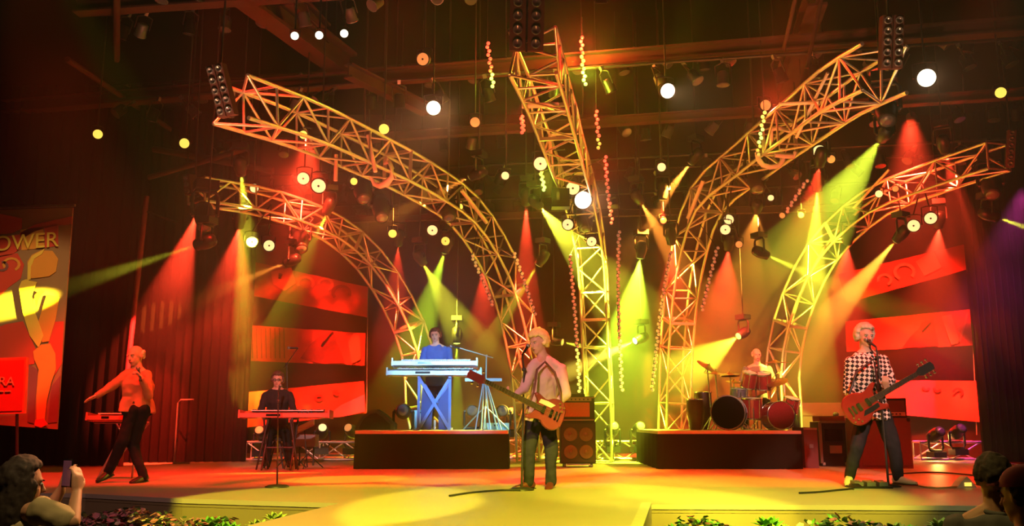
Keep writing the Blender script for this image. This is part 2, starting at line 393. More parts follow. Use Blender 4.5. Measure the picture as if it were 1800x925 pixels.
def smoothline(pts, n):
    """Catmull-Rom through pts, resampled to n+1 points at equal arc length"""
    pts = [Vector(p) for p in pts]; q = [pts[0]*2-pts[1]]+pts+[pts[-1]*2-pts[-2]]; out = []
    for i in range(1, len(q)-2):
        for k in range(24):
            t = k/24; a, b, c, d = q[i-1:i+3]
            out.append(0.5*((2*b)+(c-a)*t+(2*a-5*b+4*c-d)*t*t+(-a+3*b-3*c+d)*t**3))
    out.append(pts[-1]); L = [0]
    for i in range(1, len(out)): L.append(L[-1]+(out[i]-out[i-1]).length)
    res = []; j = 0
    for k in range(n+1):
        s = L[-1]*k/n
        while j < len(L)-2 and L[j+1] < s: j += 1
        t = (s-L[j])/max(1e-9, L[j+1]-L[j]); res.append(out[j].lerp(out[j+1], min(1, t)))
    return res, L[-1]
# ------------------------------------------------------------------ the setting
def slab(name, top, z0, z1, mat, parent=None):
    b = MB(); b.prism([(p[0], p[1], z1) for p in top], (0, 0, z0-z1))
    return b.build(name, mat, parent)
struct(slab('ground', [(-16, -3), (16, -3), (16, 26), (-16, 26)], -0.1, 0.0, 'ground'))
fl = [G(-120, 862), G(150, 868), G(320, 877), G(598, 885), G(1145, 887), G(1650, 889), G(1950, 892)]
deck_top = [(-9.5, fl[0].y+0.2)] + [(p.x, p.y) for p in fl[1:]] + [(9.0, fl[6].y), (9.0, 21.2), (-11.0, 21.2)]
struct(slab('floor', deck_top, STAGE-0.045, STAGE, 'deck'))
# fascia under the front edge, with a nosing strip along it
b = MB(); n_ = MB()
edge = [Vector((-9.5, fl[0].y+0.2, 0))]+[Vector((p.x, p.y, 0)) for p in fl[1:]]
for a, c in zip(edge[:-1], edge[1:]):
    t = (c-a).normalized(); s = Vector((t.y, -t.x, 0)); o_ = -s*0.015
    b.prism([a+o_, c+o_, c+o_+Vector((0, 0, STAGE-0.046)), a+o_+Vector((0, 0, STAGE-0.046))], -s*0.05)
    z = Vector((0, 0, STAGE-0.062))
    n_.bar(a+z-s*0.02, c+z-s*0.02, 0.02, 0.03)
struct(b.build('trim_1', 'fascia')); struct(n_.build('trim_2', 'fascia'))
# the runway towards the audience
r0, r1, r2, r3 = G(598, 885), G(1145, 887), G(1120, 960), G(290, 960)
rw = [(r3.x, r3.y), (r2.x, r2.y), (r1.x, r1.y-0.001), (r0.x, r0.y-0.001)]
struct(slab('runway', rw, 0.0, STAGE+0.002, 'deck'))
d = (r2-r1).normalized()
struct(MB().bar(r1+Vector((-0.045, 0, 0.008)), r2+Vector((-0.045, 0, 0.008)), 0.09, 0.02).build('trim_3', 'riser_top'))
# back wall, side drapes, roof deck
struct(MB().box((-0.5, 21.3, 5.2), (26, 0.2, 10.4)).build('wall_back', 'backwall'))
struct(MB().box((-0.5, 14, CAMZ+7.6), (30, 24, 0.2)).build('ceiling', 'roof_deck'))
def drape(name, px0, px1, D, mat, z1, folds, label, dd=0.0, x0=None, x1=None):
    xa = P(px0, 700, D).x if x0 is None else x0; xb = P(px1, 700, D).x if x1 is None else x1
    n = folds*6; vs = []; fs = []
    rnd = random.Random(name+str(D)); amp = [0.05+0.05*rnd.random() for _ in range(folds+1)]
    for j, z in enumerate((STAGE+0.01, STAGE+2.5, z1)):
        for i in range(n+1):
            t = i/n; y = D + dd*t + amp[i//6]*math.sin(i/6*6.283)*(1.1 if j == 0 else 0.9)
            vs.append((xa+(xb-xa)*t, y, z))
    b = MB(); m = n+1
    fr = [(j*m+i, j*m+i+1, (j+1)*m+i+1, (j+1)*m+i) for j in range(2) for i in range(n)]
    b.add(vs, fr, True)
    back = [(v[0], v[1]+0.03, v[2]) for v in vs]; b.add(back, fr, True)
    o = b.build(name, mat); tag1(o, label, 'curtain'); return o
drape('stage_curtain', -60, 218, 15.4, 'black_cloth', CAMZ+6, 22, 'black stage curtain hanging behind the man with the outstretched arm', x0=-11.0)
drape('stage_curtain', 212, 428, 16.6, 'maroon_cloth', CAMZ+6, 14, 'dark red stage curtain just left of the stacked red banners', 0.3)
drape('stage_curtain', 1722, 1900, 17.0, 'black_cloth', CAMZ+6, 14, 'black stage curtain at the far right behind the capped spectator', -1.0, x1=10.0)
# left drape's edge as a tube, magenta light put into its colour; side frame
o = MB().tube(P(216, 725, 15.3), P(258, 345, 15.3), 0.045, n=10).tube(P(216, 725, 15.3), P(212, 822, 15.3), 0.045).build('drape_edge', pm('magenta_lit_edge', (0.22, 0.05, 0.10), 0.6)); tag1(o, 'leaning edge of the black curtain at left, magenta light put into its colour', 'pole')
o = MB().tube(P(258, 372, 15.3), P(312, 392, 15.3), 0.02).build('brace_pipe', 'pipe'); tag1(o, 'short sloping pipe leading off the top of the curtain edge', 'pipe')
fr = thing('side_gate_frame', 'thin grey frame standing on the stage right of the man with the outstretched arm', 'frame', G(312, 816))
g0 = G(306, 816); g1 = g0+Vector((0, 0, 1.13)); g2 = g1+Vector((0.28, 0, 0)); g3 = g0+Vector((0.28, 0, 0.02))
MB().path([g0, g1-Vector((0, 0, 0.06)), g1+Vector((0.05, 0, 0)), g2], 0.016).build('upright', 'grey', fr)
MB().tube(g0+Vector((0, 0, 0.02)), g3, 0.016).build('foot_bar', 'grey', fr)

# the roof steel: cross beams, girders, pipes with small fixtures
H1 = CAMZ+5.6
def beam(p0, p1, w, h, mat, label, name='roof_beam'):
    t = thing(name, label, 'beam', (Vector(p0)+Vector(p1))/2)
    a, c = Vector(p0), Vector(p1); z = Vector((0, 0, h/2))
    MB().bar(a+z, c+z, w, h*0.14).build('top_flange', mat, t)
    MB().bar(a-z, c-z, w, h*0.14).build('bottom_flange', mat, t)
    MB().bar(a, c, w*0.16, h).build('web', mat, t)
    return t
def ext(p0, p1, a, b):
    p0 = Vector(p0); p1 = Vector(p1); d = p1-p0; return p0-d*a, p1+d*b
beam(*ext(G(0, 190, H1), G(1800, 45, H1), 0.05, 0.05), 0.22, 0.20, 'steel', 'long roof beam crossing behind the upper ends of the big trusses')
beam(*ext(G(640, 243, H1-0.4), G(1420, 190, H1-0.4), 0.02, 0.45), 0.16, 0.14, 'steel', 'roof beam crossing the middle of the grid behind the centre truss')
beam(*ext(G(640, 385, H1-1.6), G(1200, 372, H1-1.6), 0.35, 0.6), 0.12, 0.12, 'steel', 'low dark crossing beam at the back above the drum riser')
beam(*ext(G(200, 8, H1+0.3), G(900, -40, H1+0.3), 0.1, 0.9), 0.2, 0.2, 'steel', 'front roof beam cutting the top left of the view')
beam(G(430, -20, H1+0.5), G(612, 118, H1+0.5), 0.34, 0.42, 'steel', 'heavy red-lit girder slanting down from the top edge of the view', 'roof_girder')
beam(G(612, 124, H1-0.3), G(748, 192, H1-0.3), 0.16, 0.20, 'steel', 'short narrow girder continuing the slanting red girder', 'roof_girder')
beam(G(1436, -10, H1+0.5), G(1378, 170, H1+0.5), 0.28, 0.30, 'steel', 'grey-pink girder slanting down above the right-hand truss', 'roof_girder')
beam(G(505, -10, H1+0.8), G(570, 60, H1+0.8), 0.22, 0.3, 'steel', 'short red-lit girder right beside the heavy slanting girder', 'roof_girder')
def pipe(p0, p1, r, label, mat='pipe'):
    o = MB().tube(p0, p1, r, n=8).build('lighting_pipe', mat); tag1(o, label, 'pipe'); return o
pipe(G(118, 104, H1), G(315, 238, H1), 0.05, 'grey pipe slanting down in the dark at far left', 'steel')
pipe(G(205, 105, H1+0.1), G(205, -30, H1+0.1), 0.05, 'near upright grey pipe at the top left of the roof', 'steel')
pipe(P(270, 262, 15.5), P(480, 300, 15.0), 0.06, 'red-lit pipe running above the left end of the lowest left truss', 'steel')
pipe(P(262, 312, 14.8), P(430, 262, 14.0), 0.05, 'dark pipe rising to the right beside the lowest left truss', 'steel')
pipe(P(1418, 120, 12.0), P(1448, -20, 12.0), 0.03, 'thin grey drop rod beside the grey-pink girder', 'steel')
pipe(G(1368, 130, H1-0.1), G(1402, -20, H1-0.1), 0.03, 'thin grey rod just left of the grey-pink girder', 'steel')
for (q, lab) in ((P(330, 274, 15.35), 'thin rod holding the red-lit pipe above the lowest left truss'), (P(330, 291, 14.5), 'thin rod holding the dark rising pipe at left')):
    o = MB().tube(q, Vector((q.x, q.y, CAMZ+7.5)), 0.012).build('drop_rod', 'pipe'); tag1(o, lab, 'rod')
# rows of small unlit cans under the roof
def par_proto():
    t = thing('par_can', None, None)
    MB().lathe([(0.055, 0.0), (0.085, 0.03), (0.09, 0.20), (0.098, 0.205), (0.098, 0.22)], (0, 0, -0.12), (0, 0, -1), 12).build('can', 'black', t, False)
    MB().lathe([(0.088, 0.0), (0.088, 0.01)], (0, 0, -0.335), (0, 0, -1), 12).build('lens', 'lens_off', t, False)
    MB().path([(-0.11, 0, -0.22), (-0.11, 0, -0.02), (0, 0, 0.03), (0.11, 0, -0.02), (0.11, 0, -0.22)], 0.012, 6).build('yoke', 'pipe', t, False)
    MB().box((0, 0, 0.06), (0.05, 0.05, 0.07)).build('clamp', 'grey', t, False)
    return t
proto = par_proto(); proto2 = copy_tree(proto)
for ch in proto2.children:
    if ch.name.startswith('can'): ch.data = ch.data.copy(); ch.data.materials[0] = M['grey']  # a share of the black cans turned grey; glints put into the colour
first = [True, True]
rnd = random.Random(4)
ROWN = ['first', 'second', 'third', 'fourth', 'fifth', 'sixth', 'seventh', 'eighth', 'ninth']
ORD = ROWN+['tenth','eleventh','twelfth','thirteenth','fourteenth','fifteenth','sixteenth','seventeenth','eighteenth','nineteenth']+[a if a == 'twentieth' else 'twenty-'+a for a in ['twentieth']+ROWN]+['thirtieth','thirty-first']
rows = [(10.6, 6.1, -5, 7), (12.0, 6.3, -6.5, 8), (13.3, 5.4, -7, 8), (14.6, 6.2, -8, 9), (15.8, 5.4, -8, 9), (17.0, 5.0, -8.5, 9), (18.2, 5.1, -8.5, 9), (19.4, 4.9, -8.5, 9)]
for i, (D, h, xa, xb) in enumerate(rows):
    z = CAMZ+h; k = -math.tan(math.radians(10))
    pa, pb = Vector((xa, D+xa*k, z)), Vector((xb, D+xb*k, z))
    pipe(pa, pb, 0.028, 'dark pipe across the roof carrying the %s row of hung cans from the front' % ROWN[i])
    n = int((xb-xa)/0.62)
    for j in range(n):
        t_ = (j+0.5+rnd.uniform(-0.3, 0.3))/n
        w_ = 1 if rnd.random() < 0.35 else 0; src = (proto, proto2)[w_]
        c = src if first[w_] else copy_tree(src)
        first[w_] = False
        p = pa.lerp(pb, t_); c.location = p+Vector((0, 0, -0.09))
        c.rotation_euler = (rnd.uniform(-0.9, 0.9), 0, rnd.uniform(-1.2, 1.2))
        tag(c, 'small unlit %s can lamp, %s from the left on the %s roof pipe' % (('black', 'grey')[w_], ORD[j], ROWN[i]), 'stage light', 'unlit %s cans on the %s roof pipe' % (('black', 'grey')[w_], ROWN[i]))

# ------------------------------------------------------------------ the curved trusses
unit = MB().tube((0, 0, 0), (0, 0, 1), 1.0, n=7).mesh('brace', 'alu')
def rod(parent, a, b, r, name='brace'):
    o = bpy.data.objects.new(name, unit); COL.objects.link(o); o.parent = parent
    inv = parent.location; a = Vector(a)-inv; b = Vector(b)-inv
    o.location = a; o.rotation_mode = 'QUATERNION'; o.rotation_quaternion = (b-a).to_track_quat('Z', 'Y')
    o.scale = (r, r, (b-a).length); return o
TR = []
def truss(key, pts, w0, w1, label, bay=0.52, rc=0.026, rb=0.017, sections=(), flat=False):
    pts = [Vector(p) for p in pts]
    _, L = smoothline(pts, 10); n = int(L/bay); line, L = smoothline(pts, n)
    t = thing('curved_truss' if not flat else 'box_truss', label, 'truss', line[0])
    if not flat: TR.append(line)
    tot = line[-1]-line[0]; s0 = Vector((tot.x, tot.y, 0)).cross(Vector((0, 0, 1))).normalized()
    cor = []
    for i, p in enumerate(line):
        d = (line[min(n, i+1)]-line[max(0, i-1)]).normalized()
        s = (s0-d*s0.dot(d)).normalized(); u = s.cross(d); w = (w0+(w1-w0)*i/n)/2
        cor.append([p+s*w+u*w, p-s*w+u*w, p-s*w-u*w, p+s*w-u*w])
    for c in range(4):
        MB().path([q[c] for q in cor], rc, 8).build('chord', 'alu', t)
    for i in range(n):
        for c in range(4):
            a, b_ = (c, (c+1) % 4) if (i+c) % 2 == 0 else ((c+1) % 4, c)
            rod(t, cor[i][a], cor[i+1][b_], rb)
    for i in range(0, n+1, 2 if not flat else 3):
        for c in range(4): rod(t, cor[i][c], cor[i][(c+1) % 4], rb)
    for f in sections:
        i = int(f*n); m = MB()
        for c in range(4): m.bar(cor[i][c]*1.0, cor[i][(c+1) % 4], 0.05, 0.05)
        m.build('connector_frame', 'alu', t)
    return t
truss('A', [G(747, 822, STAGE)+Vector((0, 2.6, 0.05)), P(744, 730, 17.5), P(738, 640, 17.5), P(713, 560, 17.3), P(660, 470, 16.8), P(590, 405, 16), P(480, 360, 14.6), P(345, 335, 13.2)], 0.46, 0.36,
      'outermost left curved truss, ending lowest, arching out behind the keyboard riser', sections=(0.35, 0.62))
truss('B', [Vector((P(938, 800, 17).x, 17, STAGE+0.02)), P(932, 700, 17), P(925, 640, 17), P(908, 555, 17), P(878, 465, 16.5), P(820, 375, 15.3), P(735, 315, 13.8), P(645, 270, 12.6), P(540, 222, 11.2), P(405, 175, 9.8)], 0.46, 0.50,
      'long curved truss from behind the blond singer out to the upper left lamp panel', sections=(0.30, 0.5, 0.68))
truss('C', [Vector((P(1055, 800, 17).x, 17, STAGE+0.02)), P(1053, 700, 17), P(1048, 600, 17), P(1040, 450, 16.7), P(1020, 345, 15.4), P(995, 265, 13.6), P(965, 170, 11.6), P(936, 90, 9.9)], 0.46, 0.55,
      'centre curved truss seen end-on like a ladder climbing to the top of the view', sections=(0.25, 0.55, 0.8))
truss('D', [Vector((P(1183, 800, 17.4).x, 17.4, STAGE+0.02)), P(1185, 750, 17.4), P(1190, 600, 17.3), P(1205, 470, 16.7), P(1240, 355, 15.6), P(1320, 282, 14), P(1420, 205, 12), P(1480, 160, 10.8), P(1555, 120, 9.8)], 0.46, 0.55,
      'long curved truss from left of the drums out to the upper right lamp panel', sections=(0.25, 0.5, 0.72))
truss('E', [Vector((P(1380, 800, 17.5).x, 17.5, STAGE+0.02)), P(1378, 720, 17.5), P(1376, 640, 17.5), P(1398, 540, 17.2), P(1448, 440, 16.6), P(1530, 362, 15.4), P(1630, 318, 14.2), P(1755, 275, 12.8)], 0.46, 0.40,
      'outermost right curved truss rising behind the drummer and ending at the far right', sections=(0.35, 0.62))
# pale curved brackets hanging at the truss joints
o = MB().path([P(676, 288, 13.0), P(684, 284, 12.8), P(689, 296, 12.7), P(688, 312, 12.7), P(680, 322, 12.7), P(668, 327, 12.8), P(658, 324, 12.9), P(652, 312, 12.9)], [0.02, 0.03, 0.035, 0.045, 0.055, 0.045, 0.035, 0.02], 8).build('hook_bracket', 'white'); tag1(o, 'pale hook-shaped bracket on the long left truss', 'bracket')
o = MB().path([P(1331, 268, 13.0), P(1333, 280, 13.0), P(1341, 290, 13.0), P(1354, 294, 13.0), P(1368, 292, 13.0), P(1376, 282, 13.0), P(1376, 262, 13.0)], 0.04, 8).build('hook_bracket', 'white'); tag1(o, 'pale U-shaped bracket on the long right truss', 'bracket')
o = MB().path([P(1357, 258, 12.8), P(1355, 230, 12.8), P(1366, 225, 12.8), P(1394, 231, 12.8)], 0.035, 8).build('hook_bracket', 'white'); tag1(o, 'pale angled bracket just above the U-shaped bracket', 'bracket')
o = MB().path([P(1362, 273, 12.9), P(1395, 276, 12.9), P(1398, 268, 12.9)], 0.035, 8).build('hook_bracket', 'white'); tag1(o, 'short pale bar crossing the arm of the U-shaped bracket', 'bracket')

# low ground trusses
def low_truss(x0, x1, y0, y1, D, label, dd=0.0):
    a = P(x0, 795, D); c = P(x1, 795, D+dd); a.z = c.z = STAGE+0.2
    return truss('low', [a, a.lerp(c, 0.5), c], 0.32, 0.32, label, bay=0.42, rc=0.024, rb=0.014, flat=True)
low_truss(437, 650, 780, 808, 17.2, 'low floor truss under the lamps behind the seated keyboard player')
low_truss(893, 1000, 780, 808, 17.9, 'low floor truss behind the legs of the blond singer')
low_truss(1048, 1142, 780, 808, 17.4, 'low floor truss between the speaker cabinet and the drum riser')
low_truss(1612, 1718, 780, 808, 17.2, 'low floor truss at right, glowing warm inside')

# lamp panels at the truss ends
def lamp_panel(c, w, h, up, normal, cols, rws, label, mat='steel'):
    c = Vector(c); nrm = Vector(normal).normalized(); up = Vector(up); up = (up-nrm*up.dot(nrm)).normalized(); sd = up.cross(nrm)
    t = thing('lamp_panel', label, 'light panel', c)
    R = Matrix((sd, -nrm, up)).transposed(); cw = w/cols
    for i in range(cols):
        cc = c+sd*((i+0.5)*cw-w/2)
        hs = MB().box(cc, (cw*0.88, 0.14, h), R).build('housing', mat, t)
        for j in range(rws):
            p = cc+up*((j+0.5)*h/rws-h/2)+nrm*0.07; r = min(cw, h/rws)*0.36
            MB().lathe([(r, -0.01), (r, 0.03), (r*0.8, 0.03), (r*0.45, 0.004), (0.001, 0.0)], p, nrm, 12).build('lamp', 'lens_off', hs)
    MB().tube(c+up*h*0.5-nrm*0.12, Vector((c.x, c.y, CAMZ+7.5)), 0.012).tube(c+up*h*0.5-nrm*0.12, c-up*h*0.5-nrm*0.12, 0.02).tube(c+up*h*0.3-nrm*0.14, c+up*h*0.3-nrm*0.05, 0.02).tube(c-up*h*0.3-nrm*0.14, c-up*h*0.3-nrm*0.05, 0.02).build('mount_pipe', 'pipe', t)
    return t
lamp_panel(P(391, 160, 9.45), 0.20, 0.58, (-0.22, -0.1, 1), (-0.1, -1, -0.25), 2, 5, 'tilted panel of small lamps on the end of the long left truss')
lamp_panel(P(926, 42, 9.6), 0.42, 0.62, (0.02, 0, 1), (0, -1, -0.3), 2, 4, 'broad panel of lamps on the top end of the centre truss')
lamp_panel(P(1566, 75, 9.6), 0.25, 0.60, (0.03, 0, 1), (-0.12, -1, -0.25), 2, 5, 'upright panel of small lamps on the end of the long right truss')
lamp_panel(P(1776, 262, 12.7), 0.13, 0.55, (0.12, 0, 1), (-0.4, -1, -0.2), 1, 6, 'narrow dim panel of lamps on the far right truss end')
lamp_panel(P(335, 325, 13.1), 0.16, 0.30, (-0.1, 0, 1), (-0.5, -1, -0.2), 1, 3, 'small lamp panel on the low left truss end')
# ------------------------------------------------------------------ banners
def hung(name, quad, mat, label, prints=(), thick=0.02, D=18.5, bow=0.0):
    tl, tr, br, bl = [P(*q, D) for q in quad]
    t = thing(name, label, 'banner', (tl+br)/2)
    n = 16; b = MB(); g = []
    for j in range(5):
        for i in range(n+1):
            u = i/n; v = j/4
            p = (tl.lerp(tr, u)).lerp(bl.lerp(br, u), v)
            g.append(p+Vector((0, 0.03*math.sin(u*17+v*2)+0.02*math.sin(u*41), 0)))
    m = n+1; fs = [(j*m+i, j*m+i+1, (j+1)*m+i+1, (j+1)*m+i) for j in range(4) for i in range(n)]
    b.add(g, fs, True); b.add([p+Vector((0, thick, 0)) for p in g], fs, True)
    b.build('cloth', mat, t)
    for (pts, mt) in prints:
        MB().prism([P(x, y, D-0.06) for x, y in pts], (0, 0.01, 0)).build('print', mt, t)
    return t
def arc(cx, cy, r, a0, a1, w, n=9, asp=0.8):
    o = [(cx+r*math.cos(math.radians(a0+(a1-a0)*i/n)), cy+asp*r*math.sin(math.radians(a0+(a1-a0)*i/n))) for i in range(n+1)]
    q = [(cx+(r-w)*math.cos(math.radians(a0+(a1-a0)*i/n)), cy+asp*(r-w)*math.sin(math.radians(a0+(a1-a0)*i/n))) for i in range(n+1)]
    return o+q[::-1]
hung('red_banner', [(437, 458), (647, 505), (645, 558), (431, 518)], 'banner_red', 'top red banner with faint curls of the left stack, its lower edge sloping down',
     [(arc(537, 498, 16, 150, 400, 5), 'banner_light'), (arc(572, 500, 15, 180, 430, 5), 'banner_light'), (arc(600, 515, 18, 140, 380, 6), 'banner_dark'), ([(476, 478), (512, 470), (520, 498), (500, 512), (480, 500)], 'banner_light'), ([(490, 480), (497, 482), (494, 492), (489, 490)], 'banner_dark')])
hung('red_banner', [(428, 571), (643, 586), (641, 643), (426, 634)], 'banner_red', 'middle red banner of the left stack, printed with darker peaks',
     [([(528, 630), (545, 605), (562, 592), (586, 582), (592, 602), (606, 638), (566, 640)], 'banner_dark'), ([(563, 608), (584, 583), (586, 586), (567, 611)], 'banner_light'), ([(612, 600), (622, 586), (632, 590), (634, 632), (618, 640)], 'banner_light')]
     + [([(434+k*8, 577), (436+k*8, 577), (437+k*8, 630), (435+k*8, 630)], 'banner_dark') for k in range(9)])
hung('red_banner', [(428, 690), (640, 670), (643, 727), (430, 752)], 'banner_red', 'bottom red banner of the left stack, pink at its right end',
     [([(570, 735), (600, 712), (640, 694), (642, 724), (600, 733)], 'banner_pink'), (arc(560, 700, 8, 0, 330, 5), 'banner_dark'), (arc(590, 690, 6, 0, 330, 4), 'banner_dark')])
hung('red_banner', [(1474, 482), (1714, 425), (1714, 470), (1490, 532)], 'banner_red', 'top red banner with faint curls of the right stack, its lower edge rising',
     [(arc(1590, 478, 20, 120, 400, 6), 'banner_light'), (arc(1555, 492, 14, 160, 420, 5), 'banner_light'), ([(1610, 460), (1640, 440), (1655, 470), (1625, 485)], 'banner_light')])
hung('red_banner', [(1486, 565), (1716, 543), (1717, 607), (1490, 618)], 'banner_red', 'middle red banner of the right stack with darker peaks printed on it',
     [([(1586, 612), (1600, 592), (1616, 577), (1620, 568), (1640, 560), (1650, 608)], 'banner_dark'), ([(1620, 582), (1636, 566), (1638, 568), (1622, 586)], 'banner_light'), ([(1655, 556), (1672, 553), (1688, 603), (1672, 606)], 'banner_light'), ([(1700, 550), (1704, 549), (1688, 603), (1684, 604)], 'banner_light')])
hung('red_banner', [(1500, 668), (1722, 670), (1722, 742), (1500, 722)], 'banner_red', 'bottom red banner of the right stack, behind the checked-shirt guitarist',
     [(arc(1628, 682, 7, 0, 200, 4), 'banner_dark'), (arc(1648, 684, 7, 0, 200, 4), 'banner_dark'), (arc(1684, 690, 10, 180, 420, 4), 'banner_dark')])
for (x, lab) in ((430, 'thin cable at the left edge of the left banner stack'), (642, 'thin cable at the right edge of the left banner stack'), (1717, 'thin cable along the right edge of the right banner stack')):
    o = MB().tube(Vector((P(x, 400, 18.56).x, 18.56, CAMZ+7.5)), P(x+(2 if x < 900 else 0), 765, 18.56), 0.012).build('banner_cable', 'grey'); tag1(o, lab, 'cable')
# tall poster at far left: dancing figure, swirls and lettering
DP = 13.2
def sheet(t, name, pts, mat, k):
    MB().prism([P(x, y, DP-0.012*k) for x, y in pts], (0, 0.008, 0)).build(name, mat, t)
t = thing('tall_poster', 'tall yellow and red poster of a dancing figure hanging at far left', 'poster', P(60, 750, DP))
MB().prism([P(-95, 372, DP), P(128, 365, DP), P(100, 755, DP), P(-100, 740, DP)], (0, 0.03, 0)).build('cloth', 'poster_base', t)
S_ = lambda pts, m, k: sheet(t, 'print', pts, m, k)
S_([(-95, 400), (-20, 372), (20, 380), (38, 384), (38, 402), (20, 410), (0, 412), (-95, 430)], 'poster_red', 1)
S_([(35, 410), (60, 395), (90, 388), (127, 380), (126, 394), (95, 397), (60, 407), (36, 422)], 'poster_red', 1)
S_([(-95, 430), (36, 412), (36, 438), (20, 448), (-95, 470)], 'poster_red', 1)
S_([(36, 404), (76, 398), (78, 436), (38, 440)], 'poster_orange', 1)
S_([(78, 398), (102, 394), (102, 432), (79, 436)], 'poster_red', 1)
S_([(-95, 475), (0, 450), (30, 445), (42, 465), (36, 490), (14, 506), (0, 520), (-95, 560)], 'poster_red', 1)
S_(arc(20, 465, 16, 150, 420, 5), 'poster_orange', 2); S_(arc(3, 468, 12, -90, 200, 5), 'poster_mauve', 2)
S_([(48, 460), (56, 448), (72, 440), (92, 441), (102, 455), (98, 478), (86, 486), (62, 489), (50, 490)], 'poster_orange', 2)     # hat and head
S_([(48, 492), (49, 462), (56, 450), (74, 440), (78, 437), (74, 446), (60, 455), (54, 470), (53, 492)], 'poster_yellow', 3)
S_([(33, 506), (38, 494), (46, 491), (54, 494), (65, 496), (60, 506), (56, 520), (60, 545), (76, 590), (68, 612), (52, 590), (40, 550)], 'poster_yellow', 3)   # raised arm and body
S_([(60, 520), (72, 508), (79, 512), (70, 522), (64, 540)], 'poster_orange', 4)
S_([(82, 518), (104, 522), (98, 560), (86, 600), (74, 602), (66, 570)], 'poster_orange', 2)
S_([(-60, 600), (10, 570), (40, 565), (52, 590), (64, 618), (60, 640), (-60, 660)], 'poster_red', 1)
S_([(88, 566), (112, 565), (108, 640), (96, 660), (84, 620)], 'poster_red', 1)
S_([(58, 618), (72, 606), (88, 604), (97, 622), (98, 650), (90, 672), (82, 705), (78, 742), (64, 744), (64, 700), (68, 650), (60, 632)], 'poster_orange', 3)  # leg
S_([(62, 738), (76, 736), (84, 746), (72, 752), (60, 748)], 'poster_red', 4)
S_([(50, 640), (66, 650), (62, 700), (60, 745), (48, 742)], 'poster_mauve', 1); S_([(90, 680), (106, 660), (101, 742), (84, 744)], 'poster_mauve', 1)
def text(s, p, size, mat, parent, name='lettering', rot=0.0, ext=0.004, tx=None):
    c = bpy.data.curves.new(name, 'FONT'); c.body = s; c.size = size; c.extrude = ext; c.align_x = 'RIGHT'
    o = bpy.data.objects.new(name, c); COL.objects.link(o); dg = bpy.context.evaluated_depsgraph_get()
    me = bpy.data.meshes.new_from_object(o.evaluated_get(dg)); bpy.data.objects.remove(o)
    me.materials.clear(); me.materials.append(M[mat])
    me.transform(Matrix.Translation(p) @ Matrix.Rotation(rot, 4, 'Y') @ Matrix.Rotation(math.pi/2, 4, 'X')); me.transform(WM(parent).inverted())
    o = bpy.data.objects.new(name, me); COL.objects.link(o); o.parent = parent
    o['kind'] = 'stuff'; return o
text('POWER', P(103, 433, DP-0.05), 0.33, 'poster_yellow', t, rot=-0.08)
MB().tube(P(-100, 368, DP+0.05), P(132, 361, DP+0.05), 0.025).build('hanging_bar', 'grey', t)
# red sign with cream letters in front of it
DS = 12.0
t = thing('red_sign', 'red framed board with cream lettering standing at the left edge', 'sign', P(-10, 730, DS))
MB().prism([P(-95, 632, DS), P(47, 628, DS), P(42, 727, DS), P(-95, 731, DS)], (0, 0.06, 0)).build('board', 'sign_edge', t)
MB().prism([P(-90, 637, DS-0.01), P(42, 633, DS-0.01), P(38, 722, DS-0.01), P(-90, 726, DS-0.01)], (0, 0.02, 0)).build('panel', 'sign_red', t)
text('RA', P(25, 678, DS-0.02), 0.17, 'sign_text', t); MB().tube(P(-14, 689, DS-0.015), P(6, 688.5, DS-0.015), 0.012, n=6).tube(P(9, 688.4, DS-0.015), P(19, 688, DS-0.015), 0.012, n=6).build('small_print_line', 'sign_text', t)
for x in (-60, 30): MB().tube(P(x, 728, DS+0.03), P(x, 855, DS+0.03), 0.02).build('leg', 'pipe', t)

